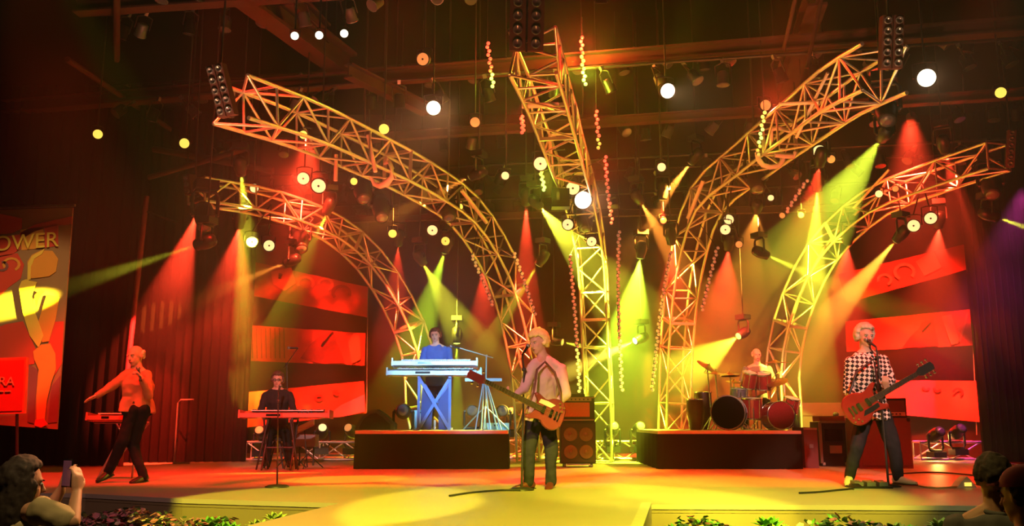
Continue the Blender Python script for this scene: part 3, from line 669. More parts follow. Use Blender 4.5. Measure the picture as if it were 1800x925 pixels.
# ------------------------------------------------------------------ lamps
def aimq(d): return Vector(d).normalized().to_track_quat('-Z', 'Y')
def hang_pt(root):
    """where a lamp is clamped: the nearest truss just above it, else the roof"""
    best = None
    for line in TR:
        for q in line:
            if abs(q.x-root.x) < 0.5 and abs(q.y-root.y) < 0.6 and -0.15 < q.z-root.z < 1.8:
                if best is None or (q-root).length < (best-root).length: best = q
    return best if best is not None else Vector((root.x, root.y, CAMZ+7.5))
def mover(lens_p, aim, label, lens, beam=None, s=1.0, floor=False, drop=None, group=None):
    """moving-head lamp: base box, yoke, head with lit lens; the beam is its own spot light"""
    d = (Vector(aim)-lens_p).normalized(); piv = lens_p-d*0.22*s
    up = Vector((0, 0, -1 if floor else 1))
    root = piv+up*0.34*s
    t = thing('moving_head_lamp', label, 'stage light', root, group)
    q = aimq(d); Rm = q.to_matrix(); sd = Rm @ Vector((1, 0, 0)); sd = Vector((sd.x, sd.y, 0)); sd = sd.normalized() if sd.length > 0.05 else Vector((1, 0, 0))
    yaw = Matrix((sd, Vector((0, 0, 1)).cross(sd), Vector((0, 0, 1)))).transposed()
    MB().box(root+up*0.02*s, (0.26*s, 0.24*s, 0.11*s), yaw).build('base', 'black', t)
    a = 0.145*s
    y = MB().path([piv+sd*a, root-up*0.10*s+sd*a, root-up*0.05*s+sd*a*0.8, root-up*0.05*s-sd*a*0.8, root-up*0.10*s-sd*a, piv-sd*a], 0.022*s, 8); y.build('yoke', 'black', t)
    h = MB().lathe([(0.05*s, -0.17*s), (0.10*s, -0.14*s), (0.12*s, -0.03*s), (0.115*s, 0.08*s), (0.095*s, 0.15*s), (0.095*s, 0.20*s), (0.08*s, 0.20*s)], piv, d, 16).tube(piv-sd*a, piv+sd*a, 0.03*s)
    h = h.build('head', 'black', t)
    MB().lathe([(0.076*s, 0), (0.07*s, 0.012*s), (0.03*s, 0.02*s)], lens_p-d*0.02*s, d, 14).build('lens', lens, h)
    if not floor:
        MB().tube(root+up*0.05*s, hang_pt(root), 0.014*s).build('clamp', 'pipe', t)
    if beam:
        pw, col, deg, bl = beam; pw *= (12.0 if col == RED else 5.5)*(0.45 if deg > 30 else 0.75 if deg > 22 else 1.0)
        add_spot('beam', lens_p+d*0.03, aim, pw, col, deg, bl, 0.02, t)
    return t
def par(lens_p, aim, label, lens, r=0.10, dot=True, floor=False, drop=None, group=None, glow=None):
    d = (Vector(aim)-lens_p).normalized(); piv = lens_p-d*r*0.9; up = Vector((0, 0, -1 if floor else 1))
    root = piv+up*r*1.9
    t = thing('wash_lamp', label, 'stage light', root, group)
    q = aimq(d); sd = q.to_matrix() @ Vector((1, 0, 0)); sd = Vector((sd.x, sd.y, 0)).normalized()
    c = MB().lathe([(r*0.55, -r*1.1), (r*0.9, -r*0.7), (r*1.08, 0), (r*1.16, r*0.8), (r*1.16, r*0.95), (r*1.02, r*0.95), (r*1.0, r*0.84)], piv, d, 18).build('can', 'black', t)
    MB().lathe([(r*1.0, 0), (r*0.8, r*0.08), (r*0.2, r*0.12)], piv+d*r*0.84, d, 20).build('lens', lens, c)
    if dot: MB().lathe([(r*0.17, 0), (r*0.15, r*0.1), (0.001, r*0.12)], piv+d*r*0.95, d, 10).build('lamp_cap', 'pipe', c)
    MB().path([piv+sd*r*1.25, root-up*r*0.2+sd*r*1.25, root+sd*r*0.5, root-sd*r*0.5, root-up*r*0.2-sd*r*1.25, piv-sd*r*1.25], r*0.11, 6).build('yoke', 'pipe', t)
    MB().tube(root, root+up*0.1 if floor else hang_pt(root), 0.012).build('clamp', 'pipe', t)
    if glow:
        add_spot('beam', lens_p+d*0.03, aim, glow[0], glow[1], glow[2], 0.6, 0.04, t)
    return t
BE = [ # lens px, py, D ; aim px, py, D ; lens ; power, colour, angle ; drop ; label
 (343,432,12.3, 100,512,13.0,'lens_yellow',(620,YELLOW,8.5,.6),0.35,'black moving lamp throwing a long yellow-green beam leftwards onto the tall poster'),
 (424,308,13.4, 438,430,14.5,'lens_lime',(1000,YELLOW,17,.3),None,'moving lamp with a pale lime lens above the low left truss, beaming down'),
 (573,376,15.2, 552,430,15.6,'lens_yellow',(600,YELLOW,16,.3),1.2,'moving lamp with a short thick yellow beam under the middle of the left trusses'),
 (500,463,15.5, 440,488,15.8,'lens_orange',(350,ORANGE,11,.4),1.5,'small moving lamp with a weak orange beam above the top left banner'),
 (745,465,16.0, 800,560,17.0,'lens_yellow',(520,YELLOW,28,.5),1.5,'moving lamp whose yellow beam slants down to the right above the keyboard riser'),
 (781,445,16.0, 748,550,16.6,'lens_lime',(520,LIME,26,.5),1.2,'moving lamp with a lime beam crossing the yellow one above the keyboard riser'),
 (945,467,16.2, 916,512,16.4,'lens_yellow',(300,YELLOW,14,.3),1.0,'small moving lamp with a short yellow beam right of the long left truss'),
 (950,365,15.0, 1040,470,16.5,'lens_yellow',(1700,YELLOW,24,.15),1.2,'moving lamp with the brightest yellow beam left of the centre truss'),
 (1125,455,16.0, 1105,600,16.6,'lens_lime',(1900,LIME,40,.5),1.3,'moving lamp with a bright lime glow right of the centre truss'),
 (1213,288,15.0, 1120,410,16.0,'lens_yellow',(1500,ORANGE,16,.2),1.0,'moving lamp with a broad orange beam falling left from the right part of the roof'),
 (1127,357,15.5, 1185,450,16.6,'lens_yellow',(800,ORANGE,18,.3),1.2,'moving lamp with an orange beam slanting right, below the broad orange beam'),
 (1165,352,15.5, 1165,480,16.0,'lens_yellow',(300,RED,18,.5),0.9,'upper of two small round lamps one over the other right of the orange beam'),
 (1330,372,15.2, 1320,470,17.2,'lens_orange',(520,ORANGE,30,.6),1.0,'moving lamp with a wide orange glow under the long right truss'),
 (1437,337,14.6, 1428,500,15.6,'lens_yellow',(850,YELLOW,19,.25),1.2,'moving lamp with a tall yellow beam dropping between the two right trusses'),
 (1350,450,15.6, 1430,485,16.0,'lens_yellow',(420,YELLOW,12,.3),1.6,'moving lamp with a thin yellow beam pointing right at the tall yellow beam'),
 (1548,245,11.6, 1440,405,15.0,'lens_lime',(1100,(0.85,1.0,0.05),19,.12),0.3,'large moving lamp with the wide yellow-green beam beside the upper right truss end'),
 (1573,425,14.6, 1475,540,15.6,'lens_yellow',(650,(1,.55,.05),19,.25),1.9,'moving lamp with an orange-yellow beam in front of the top right banner'),
 (1755,383,13.6, 1890,430,13.8,'lens_white',(1500,YELLOW,10,.15),1.3,'moving lamp with a bright yellow beam leaving the right edge of the view'),
 (1297,592,17.2, 1205,655,16.4,'lens_lime',(330,YELLOW,36,.4),2.0,'moving lamp throwing a wide yellow beam over the cymbals'),
 (1115,600,17.0, 1010,648,16.4,'lens_white',(900,(1,.7,.06),15,.4),2.2,'small lamp between the trusses with a yellow beam slanting down to the left'),
 (990,602,17.2, 1040,612,17.0,'lens_yellow',(350,YELLOW,11,.3),2.0,'small yellow lamp beside the centre truss above the amplifier'),
 (803,605,17.0, 803,700,17.0,'lens_lime',(500,LIME,15,.5),2.2,'moving lamp glowing lime just right of the keyboard player in blue'),
 (925,362,15.5, 925,520,16.5,'lens_red',(420,RED,20,.4),0.8,'moving lamp with a tall red beam left of the brightest yellow beam'),
 (345,378,13.5, 322,450,14.0,'lens_red',(420,RED,28,.4),None,'lamp with a red beam under the low left truss end'),
 (825,312,14.0, 780,335,14.2,'lens_yellow',(500,ORANGE,13,.4),0.6,'small lamp with a short orange-red beam above the knee of the long left truss'),
 (1440,292,13.0, 1420,400,14.0,'lens_yellow',(200,RED,34,.6),1.3,'lower lamp of the pale pair beside the upper right truss'),
 (1662,268,13.5, 1690,390,14.5,'lens_orange',(300,RED,22,.5),0.8,'lamp with a red beam above the outermost right truss'),
 (700,432,16.0, 695,560,17.0,'lens_red',(220,RED,30,.6),1.2,'red lamp between the two left trusses'),
 (420,400,14.6, 400,560,16.0,'lens_red',(380,RED,40,.6),0.7,'red lamp washing the maroon drape beside the left banner stack'),
 (1180,430,16.0, 1185,560,17.0,'lens_red',(360,RED,36,.6),1.2,'red lamp left of the long right truss'),
 (1280,440,16.0, 1270,560,17.0,'lens_red',(420,RED,44,.7),1.2,'red lamp between the long right truss and the drummer'),
 (1490,430,16.0, 1480,560,17.0,'lens_red',(520,RED,44,.7),1.4,'red lamp washing down beside the outermost right truss'),
 (1650,400,15.6, 1640,560,17.0,'lens_red',(520,RED,46,.7),1.4,'red lamp washing down the right banner stack'),
 (850,470,17.0, 850,600,17.6,'lens_red',(200,RED,40,.7),1.4,'red lamp behind the long left truss'),
]
for (x,y,D,ax,ay,aD,ln,bm,dr,lab) in BE:
    mover(P(x,y,D), P(ax,ay,aD), lab, ln, bm, 0.85, drop=dr)
PA = [ # px, py, D, lens, r, dot, drop, label
 (172,236,13,'lens_yellow',.07,0,1.2,'small yellow lamp alone in the dark at far left'),
 (324,252,13,'lens_yellow',.075,0,1.2,'small yellow lamp just above the red-lit roof pipe at left'),
 (447,331,14,'lens_cream',.07,0,.7,'small pale lamp close right of the lime-lensed lamp'),
 (533,314,13.5,'lens_cream',.095,1,.8,'left lamp of a pale pair hung below the long left truss'),
 (560,327,13.4,'lens_cream',.11,1,.9,'right and larger lamp of a pale pair hung below the long left truss'),
 (443,425,14.5,'lens_cream',.09,1,.5,'left lamp of the pale pair above the top left banner'),
 (473,432,14.5,'lens_cream',.09,1,.5,'right lamp of the pale pair above the top left banner'),
 (760,405,15,'lens_cream',.09,1,.9,'round pale lamp hung left of the knee of the long left truss'),
 (783,424,15.2,'lens_yellow',.075,1,.9,'yellow lamp just above the lime-beam moving lamp'),
 (690,411,14.6,'lens_yellow',.07,0,.8,'dull yellow lamp under the black moving heads'),
 (762,190,12,'lens_white',.10,0,.6,'bright white oval lamp high up between left and centre trusses'),
 (675,227,12.5,'lens_yellow',.075,0,.5,'yellow lamp right above the middle of the long left truss'),
 (835,215,13,'lens_orange',.075,0,.5,'orange-yellow lamp with a red fringe left of the centre truss'),
 (533,237,11.5,'lens_yellow',.055,0,.4,'small yellow lamp within the upper part of the long left truss'),
 (622,319,13,'lens_yellow',.055,0,.4,'small yellow lamp under the middle joint of the long left truss'),
 (808,364,15,'lens_yellow',.06,0,.4,'small yellow lamp at the knee of the long left truss'),
 (950,288,14,'lens_cream',.11,1,.6,'large pale round lamp left of the centre truss'),
 (1007,331,14.5,'lens_cream',.11,1,.5,'pale round lamp under the middle of the centre truss'),
 (998,395,15,'lens_cream',.095,1,.6,'pale round lamp below the square black box at centre'),
 (1040,425,15.4,'lens_cream',.085,1,.6,'pale round lamp right of the brightest yellow beam'),
 (1025,352,14.8,'lens_white',.15,0,.3,'large glaring white lamp hung on the centre truss'),
 (888,309,14,'lens_cream',.065,0,.5,'small pale oval lamp left of the large pale round lamp'),
 (1174,160,12.5,'lens_white',.11,0,.6,'bright white lamp high right of the centre truss'),
 (1346,185,12.8,'lens_orange',.08,0,.4,'yellow lamp with a red fringe above the U-shaped bracket'),
 (1163,294,14.2,'lens_cream',.07,0,.7,'small pale oval lamp left of the broad orange beam'),
 (1166,387,15.6,'lens_yellow',.06,0,.6,'lower of two small round lamps one over the other right of centre'),
 (1440,267,13,'lens_cream',.10,1,.5,'upper lamp of the pale pair beside the upper right truss'),
 (1461,280,13,'lens_orange',.06,0,.4,'small orange lamp right of the pale pair by the upper right truss'),
 (1281,386,14.8,'lens_cream',.085,1,.6,'upper lamp of the pale pair right of the long right truss'),
 (1275,404,14.6,'lens_cream',.085,1,.7,'lower lamp of the pale pair right of the long right truss'),
 (1299,430,15,'lens_orange',.06,0,.6,'small orange lamp below the pale pair right of the long right truss'),
 (1375,379,15,'lens_orange',.05,0,.9,'left one of two tiny orange lamps beside the tall yellow beam'),
 (1408,378,15,'lens_orange',.05,0,.9,'right one of two tiny orange lamps beside the tall yellow beam'),
 (1355,348,14.5,'lens_cream',.05,0,.5,'tiny pale lamp under the long right truss'),
 (1545,341,14.5,'lens_cream',.06,0,.4,'small pale lamp on the outermost right truss'),
 (1574,332,14.3,'lens_orange',.05,0,.4,'tiny orange lamp on the outermost right truss'),
 (1606,397,14.2,'lens_cream',.095,1,.5,'lower left lamp of the pale pair above the right banner stack'),
 (1636,384,14.0,'lens_cream',.095,1,.5,'upper right lamp of the pale pair above the right banner stack'),
 (1629,137,11.5,'lens_white',.12,0,1.0,'biggest white lamp glaring in the dark at upper right'),
 (1759,163,12,'lens_yellow',.075,0,1.0,'yellow lamp in the dark at far upper right'),
 (518,63,9.5,'lens_white',.045,0,.5,'left of three small white lamps beside the slanting red girder'),
 (561,62,9.5,'lens_white',.045,0,.5,'middle of three small white lamps beside the slanting red girder'),
 (605,59,9.5,'lens_white',.045,0,.5,'right of three small white lamps beside the slanting red girder'),
 (743,104,11.5,'lens_orange',.085,1,.4,'dim orange-red lamp on the long roof beam'),
]
GLOW = {(762,190): (22, WARM, 40), (1174,160): (26, WARM, 40), (1629,137): (40, WARM, 50), (533,314): (60, RED, 60), (560,327): (60, RED, 60), (1346,185): (50, RED, 70), (1025,352): (22, WARM, 40)}
for k, (x,y,D,ln,r,dot,dr,lab) in enumerate(PA):
    p = P(x,y,D); rr = random.Random(k)
    aim = Vector((p.x*0.5+rr.uniform(-2.5, 2.5), p.y-7, p.z-3.0+rr.uniform(-1.0, 1.2)))
    par(p, aim, lab, ln, r, dot, drop=dr, glow=GLOW.get((x,y)))
# unlit black moving heads in clusters, seen as dark shapes against the haze
UN = [(640,352,13.6,'upper left black moving head of the dark cluster under the long left truss'), (672,385,13.8,'lower right black moving head of the dark cluster under the long left truss'),
      (362,400,12.6,'black moving head hanging under the low left truss end'), (1560,215,11.2,'black moving head at the upper right truss end, above the wide yellow-green beam'),
      (790,385,14.6,'black moving head below the knee of the long left truss'), (1332,335,14.2,'black moving head under the middle of the long right truss'),
      (1745,345,13.2,'black moving head under the far right truss end'), (1030,405,15.6,'black moving head below the glaring lamp of the centre truss'), (530,440,15.4,'black moving head above the top left banner beside the pale pair')]
for (x,y,D,lab) in UN:
    mover(P(x,y,D), P(x+20,y+160,D-1.0), lab, 'lens_off', None, 1.25, drop=0.6)
t = thing('control_box', 'square black box hanging beside the centre truss among the pale lamps', 'box', P(985,350,14.6))
MB().box(P(985,350,14.6), (0.30,0.25,0.32)).build('case', 'black', t); MB().box(P(981,345,14.46), (0.05,0.02,0.14)).build('plate', 'lens_off', t); MB().tube(P(985,335,14.6), hang_pt(P(985,335,14.6)), 0.012).build('hanger', 'pipe', t)
# floor lamps standing on the low trusses and the deck
FL = [(455,755,16.9,'lens_orange','left one of three floor lamps behind the seated keyboard player'), (567,751,16.9,'lens_cream','floor lamp glowing pale right of the seated keyboard player'), (611,751,16.9,'lens_orange','floor lamp turned aside, nearest the left end of the keyboard riser'),
      (1080,748,17.0,'lens_orange','left one of two orange floor lamps between amplifier and drum riser'), (1127,748,17.0,'lens_orange','right one of two orange floor lamps, beside the drum riser'), (897,722,17.3,'lens_yellow','yellow floor lamp behind the elbow of the blond singer'),
      (1655,757,16.8,'lens_off','left one of two unlit floor lamps on the low right truss'), (1692,752,16.8,'lens_off','right one of two unlit floor lamps on the low right truss')]
for k, (x,y,D,ln,lab) in enumerate(FL):
    p = P(x,y,D); mover(p, p+Vector((0.6*math.sin(k*2.2), -2, 0.9)), lab, ln, (2.5, ORANGE, 60, .8) if ln != 'lens_off' else None, 1.0, floor=True)
o = add_spot('warm_truss_glow', P(1660, 790, 17.2)+Vector((0, 0.35, 0.1)), P(1660, 795, 17.0), 30, (1, .55, .12), 150, 0.8, 0.1)

# ------------------------------------------------------------------ dotted light strips around the trusses
ST = [ # points (px,py,D) ; list of material per bead third ; label ; glow
 ([(857,76,13),(862,115,13),(867,152,13)], ['led_red','led_red','led_lime'], 'light strip, red above and lime below, upper left of the centre truss', (30, RED, 30, LIME)),
 ([(1022,66,13),(1024,105,13),(1028,148,13)], ['led_red','led_yellow','led_lime'], 'brightest light strip, red to lime, upper right of the centre truss', (330, RED, 170, LIME)),
 ([(917,205,13.5),(919,220,13.5),(919,233,13.5)], ['led_red','led_red','led_red'], 'short red light strip left of the centre truss', (45, RED, 0, RED)),
 ([(1048,196,13.5),(1051,228,13.5),(1053,260,13.5)], ['led_red','led_red','led_tan'], 'red light strip right of the centre truss, second from the top', (45, RED, 2, YELLOW)),
 ([(1064,276,14),(1068,330,14),(1076,392,14)], ['led_red','led_pink','led_pink'], 'long red light strip right of the centre truss, third from the top', (45, RED, 0, RED)),
 ([(951,302,14.4),(954,318,14.4),(957,334,14.4)], ['led_yellow','led_lime','led_lime'], 'short lime light strip below the large pale round lamp', (10, YELLOW, 25, LIME)),
 ([(1088,408,15.5),(1087,520,16),(1093,686,16.3)], ['led_pink','led_pink','led_yellow'], 'tall light strip right of the centre truss, yellow at its foot', (0, RED, 20, YELLOW)),
 ([(1002,450,15.8),(1012,570,16),(1019,688,16.3)], ['led_pink','led_pink','led_yellow'], 'tall light strip left of the centre truss, yellow at its foot', (0, RED, 16, YELLOW)),
 ([(830,450,15.6),(848,492,15.8),(866,536,16)], ['led_tan','led_pink','led_pink'], 'slanting dotted strip left of the long left truss', None),
 ([(904,446,15.6),(922,496,15.8),(940,552,16)], ['led_tan','led_pink','led_pink'], 'slanting dotted strip right of the long left truss', None),
 ([(1179,444,15.6),(1162,545,16),(1146,686,16.3)], ['led_pink','led_tan','led_tan'], 'tall dotted strip left of the long right truss', None),
 ([(1261,436,15.6),(1248,488,15.8),(1234,545,16)], ['led_pink','led_pink','led_pink'], 'dotted strip right of the long right truss', None),
 ([(1343,198,12.7),(1338,235,12.8),(1332,272,12.9)], ['led_yellow','led_lime','led_tan'], 'light strip in yellow and lime above the U-shaped bracket', (2, RED, 4, YELLOW)),
 ([(1418,318,14.0),(1400,345,14.2),(1383,372,14.4)], ['led_pink','led_pink','led_pink'], 'dim dotted strip below the pale pair at the upper right truss', None),
]
for (pts, ms, lab, gl) in ST:
    c = [P(*q) for q in pts]; L = (c[-1]-c[0]).length; n = max(7, int(L/0.062)); line, _ = smoothline(c, n)
    t = thing('light_strip', lab, 'light strip', c[0])
    MB().path([p+Vector((0, 0.035, 0)) for p in line], 0.022, 6).build('housing', 'pipe', t)
    bins = {}
    for i, p in enumerate(line):
        m_ = ms[min(2, int(3*i/(n+1)))]; bins.setdefault(m_, MB()).ell(p+Vector((0.012*(-1)**i, 0, 0)), (0.030, 0.022, 0.030), n=8, m=5)
    for m_, b in bins.items():
        o = b.build('light_beads', m_, t); o['kind'] = 'stuff'
    MB().tube(c[0], hang_pt(c[0]), 0.006).build('hanger', 'pipe', t)
    if gl:
        for (pw, col, p) in ((gl[0], gl[1], line[n//5]), (gl[2], gl[3], line[-1-n//5])):
            if pw > 0:
                l = bpy.data.lights.new('strip_glow', 'POINT'); l.energy = pw*0.10; l.color = col; l.shadow_soft_size = 0.06
                o = bpy.data.objects.new('strip_glow', l); COL.objects.link(o); o.parent = t; o.location = p+Vector((0, -0.12, 0))-t.location

for (a, b_, r, lab) in (((647,238,12.3),(660,302,12.2),.030,'pale upright bar at the joint of the long left truss'), ((591,272,12.2),(590,318,12.2),.028,'shorter pale upright bar under the long left truss, left of the joint'),
                        ((811,334,14.4),(856,392,14.8),.034,'pale slanting bar at the knee of the long left truss'), ((1236,318,14.5),(1209,384,14.9),.034,'pale slanting bar at the knee of the long right truss'),
                        ((1563,298,14.2),(1500,366,14.8),.024,'thin pale slanting bar left of the outermost right truss'), ((1370,183,11.6),(1440,180,11.2),.026,'pale bar lying across the upper part of the long right truss'),
                        ((1400,242,11.9),(1455,128,10.9),.022,'pale slanting bar crossing the upper part of the long right truss'), ((917,186,11.4),(982,184,11.4),.040,'thick pale rung across the centre truss')):
    o = MB().tube(P(*a), P(*b_), r, n=8).build('truss_bar', 'cream_metal'); tag1(o, lab, 'bar')
# ------------------------------------------------------------------ people
TMP = bpy.data.scenes.new('workbench')
def remesh(mb, name, mat, parent, voxel=0.010, smooth=2, fold=0.0, ffreq=7.0, cut=None):
    me = mb.mesh(name, None, WM(parent).inverted()); fix_normals(me)
    o = bpy.data.objects.new(name, me); TMP.collection.objects.link(o)
    m = o.modifiers.new('r', 'REMESH'); m.mode = 'VOXEL'; m.voxel_size = voxel
    if smooth:
        s = o.modifiers.new('s', 'SMOOTH'); s.iterations = smooth; s.factor = 0.5
    TMP.view_layers[0].update(); dg = TMP.view_layers[0].depsgraph
    e = bpy.data.meshes.new_from_object(o.evaluated_get(dg)); bpy.data.objects.remove(o)
    if fold:
        nn = [v.normal.copy() for v in e.vertices]
        for v, n in zip(e.vertices, nn):
            q = v.co*ffreq; k = noise.noise(Vector((q.x*1.2, q.y*1.2, q.z*0.75)))+0.5*noise.noise(q*2.3)
            v.co += n*k*fold
    if cut:
        b = bmesh.new(); b.from_mesh(e); I = WM(parent)
        bmesh.ops.delete(b, geom=[v for v in b.verts if cut(I @ v.co)], context='VERTS'); b.to_mesh(e); b.free()
    e.materials.clear(); e.materials.append(M[mat]); e.polygons.foreach_set('use_smooth', [True]*len(e.polygons))
    e.name = name; o = bpy.data.objects.new(name, e); COL.objects.link(o); o.parent = parent
    return o
def vn(v): return Vector(v).normalized()
def hand(mb, wr, direc, palm, curl, k=1.0, thumb=1, spread=0.16):
    """palm and five bent fingers added to a body mesh; palm = normal the fingers curl towards"""
    d = vn(direc); pn = Vector(palm); pn = vn(pn-d*pn.dot(d)); s = d.cross(pn)*thumb
    c = wr+d*0.05*k
    mb.loft([(wr-d*0.01, s*0.026*k, pn*0.02*k), (wr+d*0.03*k, s*0.038*k, pn*0.019*k), (wr+d*0.085*k, s*0.043*k, pn*0.016*k), (wr+d*0.098*k, s*0.036*k, pn*0.012*k)], 12)
    for i, (off, L) in enumerate(((0.031, 0.075), (0.011, 0.083), (-0.010, 0.078), (-0.030, 0.062))):
        p = wr+d*0.085*k+s*off*k; dd = vn(d+s*off*spread*20*0.3); a = 0.0; seg = (0.45, 0.32, 0.25); r = 0.0095
        for j, f in enumerate(seg):
            a += curl*(0.55 if j == 0 else 0.75); v = dd*math.cos(a)+pn*math.sin(a)
            q = p+v*L*f*k; mb.capsule(p, q, r*k, (r-0.0008)*k, 8, 2); p = q; r -= 0.0009
    p = wr+d*0.025*k+s*0.028*k; v = vn(d*0.7+s*0.75+pn*0.25)
    q = p+v*0.045*k; mb.capsule(p, q, 0.0125*k, 0.0105*k, 8, 2); v2 = vn(v*0.6+d*0.6+pn*curl*0.8); mb.capsule(q, q+v2*0.034*k, 0.0105*k, 0.009*k, 8, 2)
def person(label, foot, J, face, skin='skin', k=1.0, tors=None, hair=None, hands=None, shirt=None, sleeve='long', legs='jeans', shoes='shoe_dark', eyes=True, extra=None, headr=1.0, belly=0.0, hem=0.07):
    """J: world-space joints: head neck chest pelvis shL shR elL elR wrL wrR hipL hipR knL knR anL anR toL toR (L = picture left)."""
    t = thing('person', label, 'person', foot)
    f = vn((face[0], face[1], 0)); 
    sh = vn(J['shR']-J['shL']); tf = vn(Vector((0,0,1)).cross(sh)); tf = -tf if tf.y > 0 else tf
    if tors is not None: tf = vn(tors)
    b = MB(); up = vn(J['neck']-J['pelvis'])
    pel, ch, nk = J['pelvis'], J['chest'], J['neck']; hs = vn(J['hipR']-J['hipL']); w = (J['shR']-J['shL']).length*0.5
    w = max(w, 0.12*k)
    def torso(g, bottom=0.0, top=True):
        ps = vn(hs+sh); r = []
        r.append((pel-up*(0.10+bottom)*k, hs*(0.150*k+g), tf*(0.105*k+g)))
        r.append((pel, hs*(0.168*k+g), tf*(0.115*k+g+belly*0.3)))
        r.append((pel.lerp(ch, 0.45), ps*(0.145*k+g+belly*0.3), tf*(0.102*k+g+belly)))
        r.append((ch, sh*(0.165*k+g), tf*(0.118*k+g+belly*0.3)))
        r.append((ch.lerp(nk, 0.5), sh*(w*0.92+g), tf*(0.105*k+g)))
        r.append((ch.lerp(nk, 0.80), sh*(w*0.80+g), tf*(0.082*k+g)))
        if top: r.append((nk-up*0.01, sh*(0.075*k+g*0.6), tf*(0.065*k+g*0.6)))
        return r
    b.loft(torso(0.0), 20)
    hd = J['head']; hu = vn(hd-nk+Vector((0, 0, 0.10))); ff = vn(Vector(face)); hf = vn(ff-hu*ff.dot(hu)); hsd = hu.cross(hf)
    R = Matrix((hsd, hf, hu)).transposed(); h = headr*k
    b.capsule(nk-up*0.03*k, hd-hu*0.04*h-hf*0.01, 0.066*k, 0.060*k, 14)
    for s in ('L', 'R'): b.capsule(nk+up*0.02*k, J['sh'+s].lerp(nk, 0.3), 0.052*k, 0.052*k, 12)
    b.ell(hd+hu*0.022*h-hf*0.012*h, (0.080*h, 0.096*h, 0.098*h), R, 20, 14)            # skull
    b.ell(hd-hu*0.045*h+hf*0.022*h, (0.063*h, 0.068*h, 0.074*h), R, 18, 12)            # jaw
    b.ell(hd-hu*0.098*h+hf*0.060*h, (0.026*h, 0.022*h, 0.020*h), R, 10, 8)             # chin
    b.ell(hd+hu*0.022*h+hf*0.074*h, (0.052*h, 0.018*h, 0.014*h), R, 12, 8)             # brow
    b.capsule(hd+hu*0.008*h+hf*0.088*h, hd-hu*0.034*h+hf*0.106*h, 0.009*h, 0.014*h, 8)  # nose
    b.ell(hd-hu*0.067*h+hf*0.078*h, (0.028*h, 0.014*h, 0.013*h), R, 10, 8)             # mouth mound
    for s in (-1, 1):
        b.ell(hd-hu*0.028*h+hf*0.056*h+hsd*s*0.038*h, (0.022*h, 0.02*h, 0.02*h), R, 10, 8)
        b.ell(hd-hu*0.008*h-hf*0.008*h+hsd*s*0.080*h, (0.010*h, 0.020*h, 0.034*h), R, 10, 8)   # ears
    for s in ('L', 'R'):
        b.ell(J['sh'+s]-up*0.01, (0.060*k, 0.060*k, 0.062*k)); b.capsule(J['sh'+s], J['el'+s], 0.055*k, 0.042*k); b.capsule(J['el'+s], J['wr'+s], 0.042*k, 0.027*k)
        b.capsule(J['hip'+s], J['kn'+s], 0.088*k, 0.058*k); b.capsule(J['kn'+s], J['an'+s], 0.058*k, 0.038*k)
        b.capsule(J['an'+s], J['an'+s].lerp(J['to'+s], 0.15)-Vector((0,0,.01)), 0.034*k, 0.022*k)
        hv = (hands or {}).get(s)
        if hv: hand(b, J['wr'+s], hv[0], hv[1], hv[2], k, hv[3] if len(hv) > 3 else 1)
        else:
            d = vn(J['wr'+s]-J['el'+s]); hand(b, J['wr'+s], d, tf, 0.5, k, 1 if s == 'L' else -1)
    remesh(b, 'body', skin, t, 0.0085*k, 2)
    # clothes
    if shirt:
        g = 0.016*k; c = MB(); r = torso(g, hem-0.10); r[0] = (r[0][0], r[0][1]*1.20, r[0][2]*1.24); r[1] = (r[1][0]+up*0.03, r[1][1]*1.04, r[1][2]*1.1); c.loft(r, 20)
        for s in ('L', 'R'):
            c.capsule(nk-up*0.01*k, J['sh'+s].lerp(nk, 0.3), 0.056*k, 0.06*k, 12)
            c.ell(J['sh'+s]-up*0.01, (0.066*k+g*0.4,)*3); c.capsule(J['sh'+s], J['el'+s], 0.062*k+g*0.4, 0.052*k+g*0.3)
            if sleeve == 'long': c.capsule(J['el'+s], J['el'+s].lerp(J['wr'+s], 0.92), 0.052*k+g*0.3, 0.036*k+g*0.3)
            elif sleeve == 'rolled': c.capsule(J['el'+s], J['el'+s].lerp(J['wr'+s], 0.35), 0.052*k+g*0.3, 0.044*k+g*0.3)
        if sleeve == 'short':
            c = MB(); c.loft(r, 20)
            for s in ('L', 'R'): c.ell(J['sh'+s]-up*0.01, (0.066*k+g*0.4,)*3); c.capsule(J['sh'+s], J['sh'+s].lerp(J['el'+s], 0.75), 0.064*k+g*0.5, 0.06*k+g*0.5)
        remesh(c, 'shirt', shirt, t, 0.011*k, 2, 0.014, 8.0)
        col = MB(); pts = []
        for i in range(15):
            a = math.radians(-65+130*i/14)+math.pi; pts.append(nk+up*(0.012-0.02*math.cos(a+math.pi))*k+tf*math.cos(a)*0.068*k*1.0+sh*math.sin(a)*0.072*k)
        col.path(pts+[nk-up*0.04*k+tf*0.085*k+sh*(-0.045*k)], [0.014*k]*15+[0.010*k], 8); col.path([pts[0], nk-up*0.04*k+tf*0.085*k+sh*0.045*k], [0.014*k, 0.010*k], 8); col.build('collar', shirt, t)
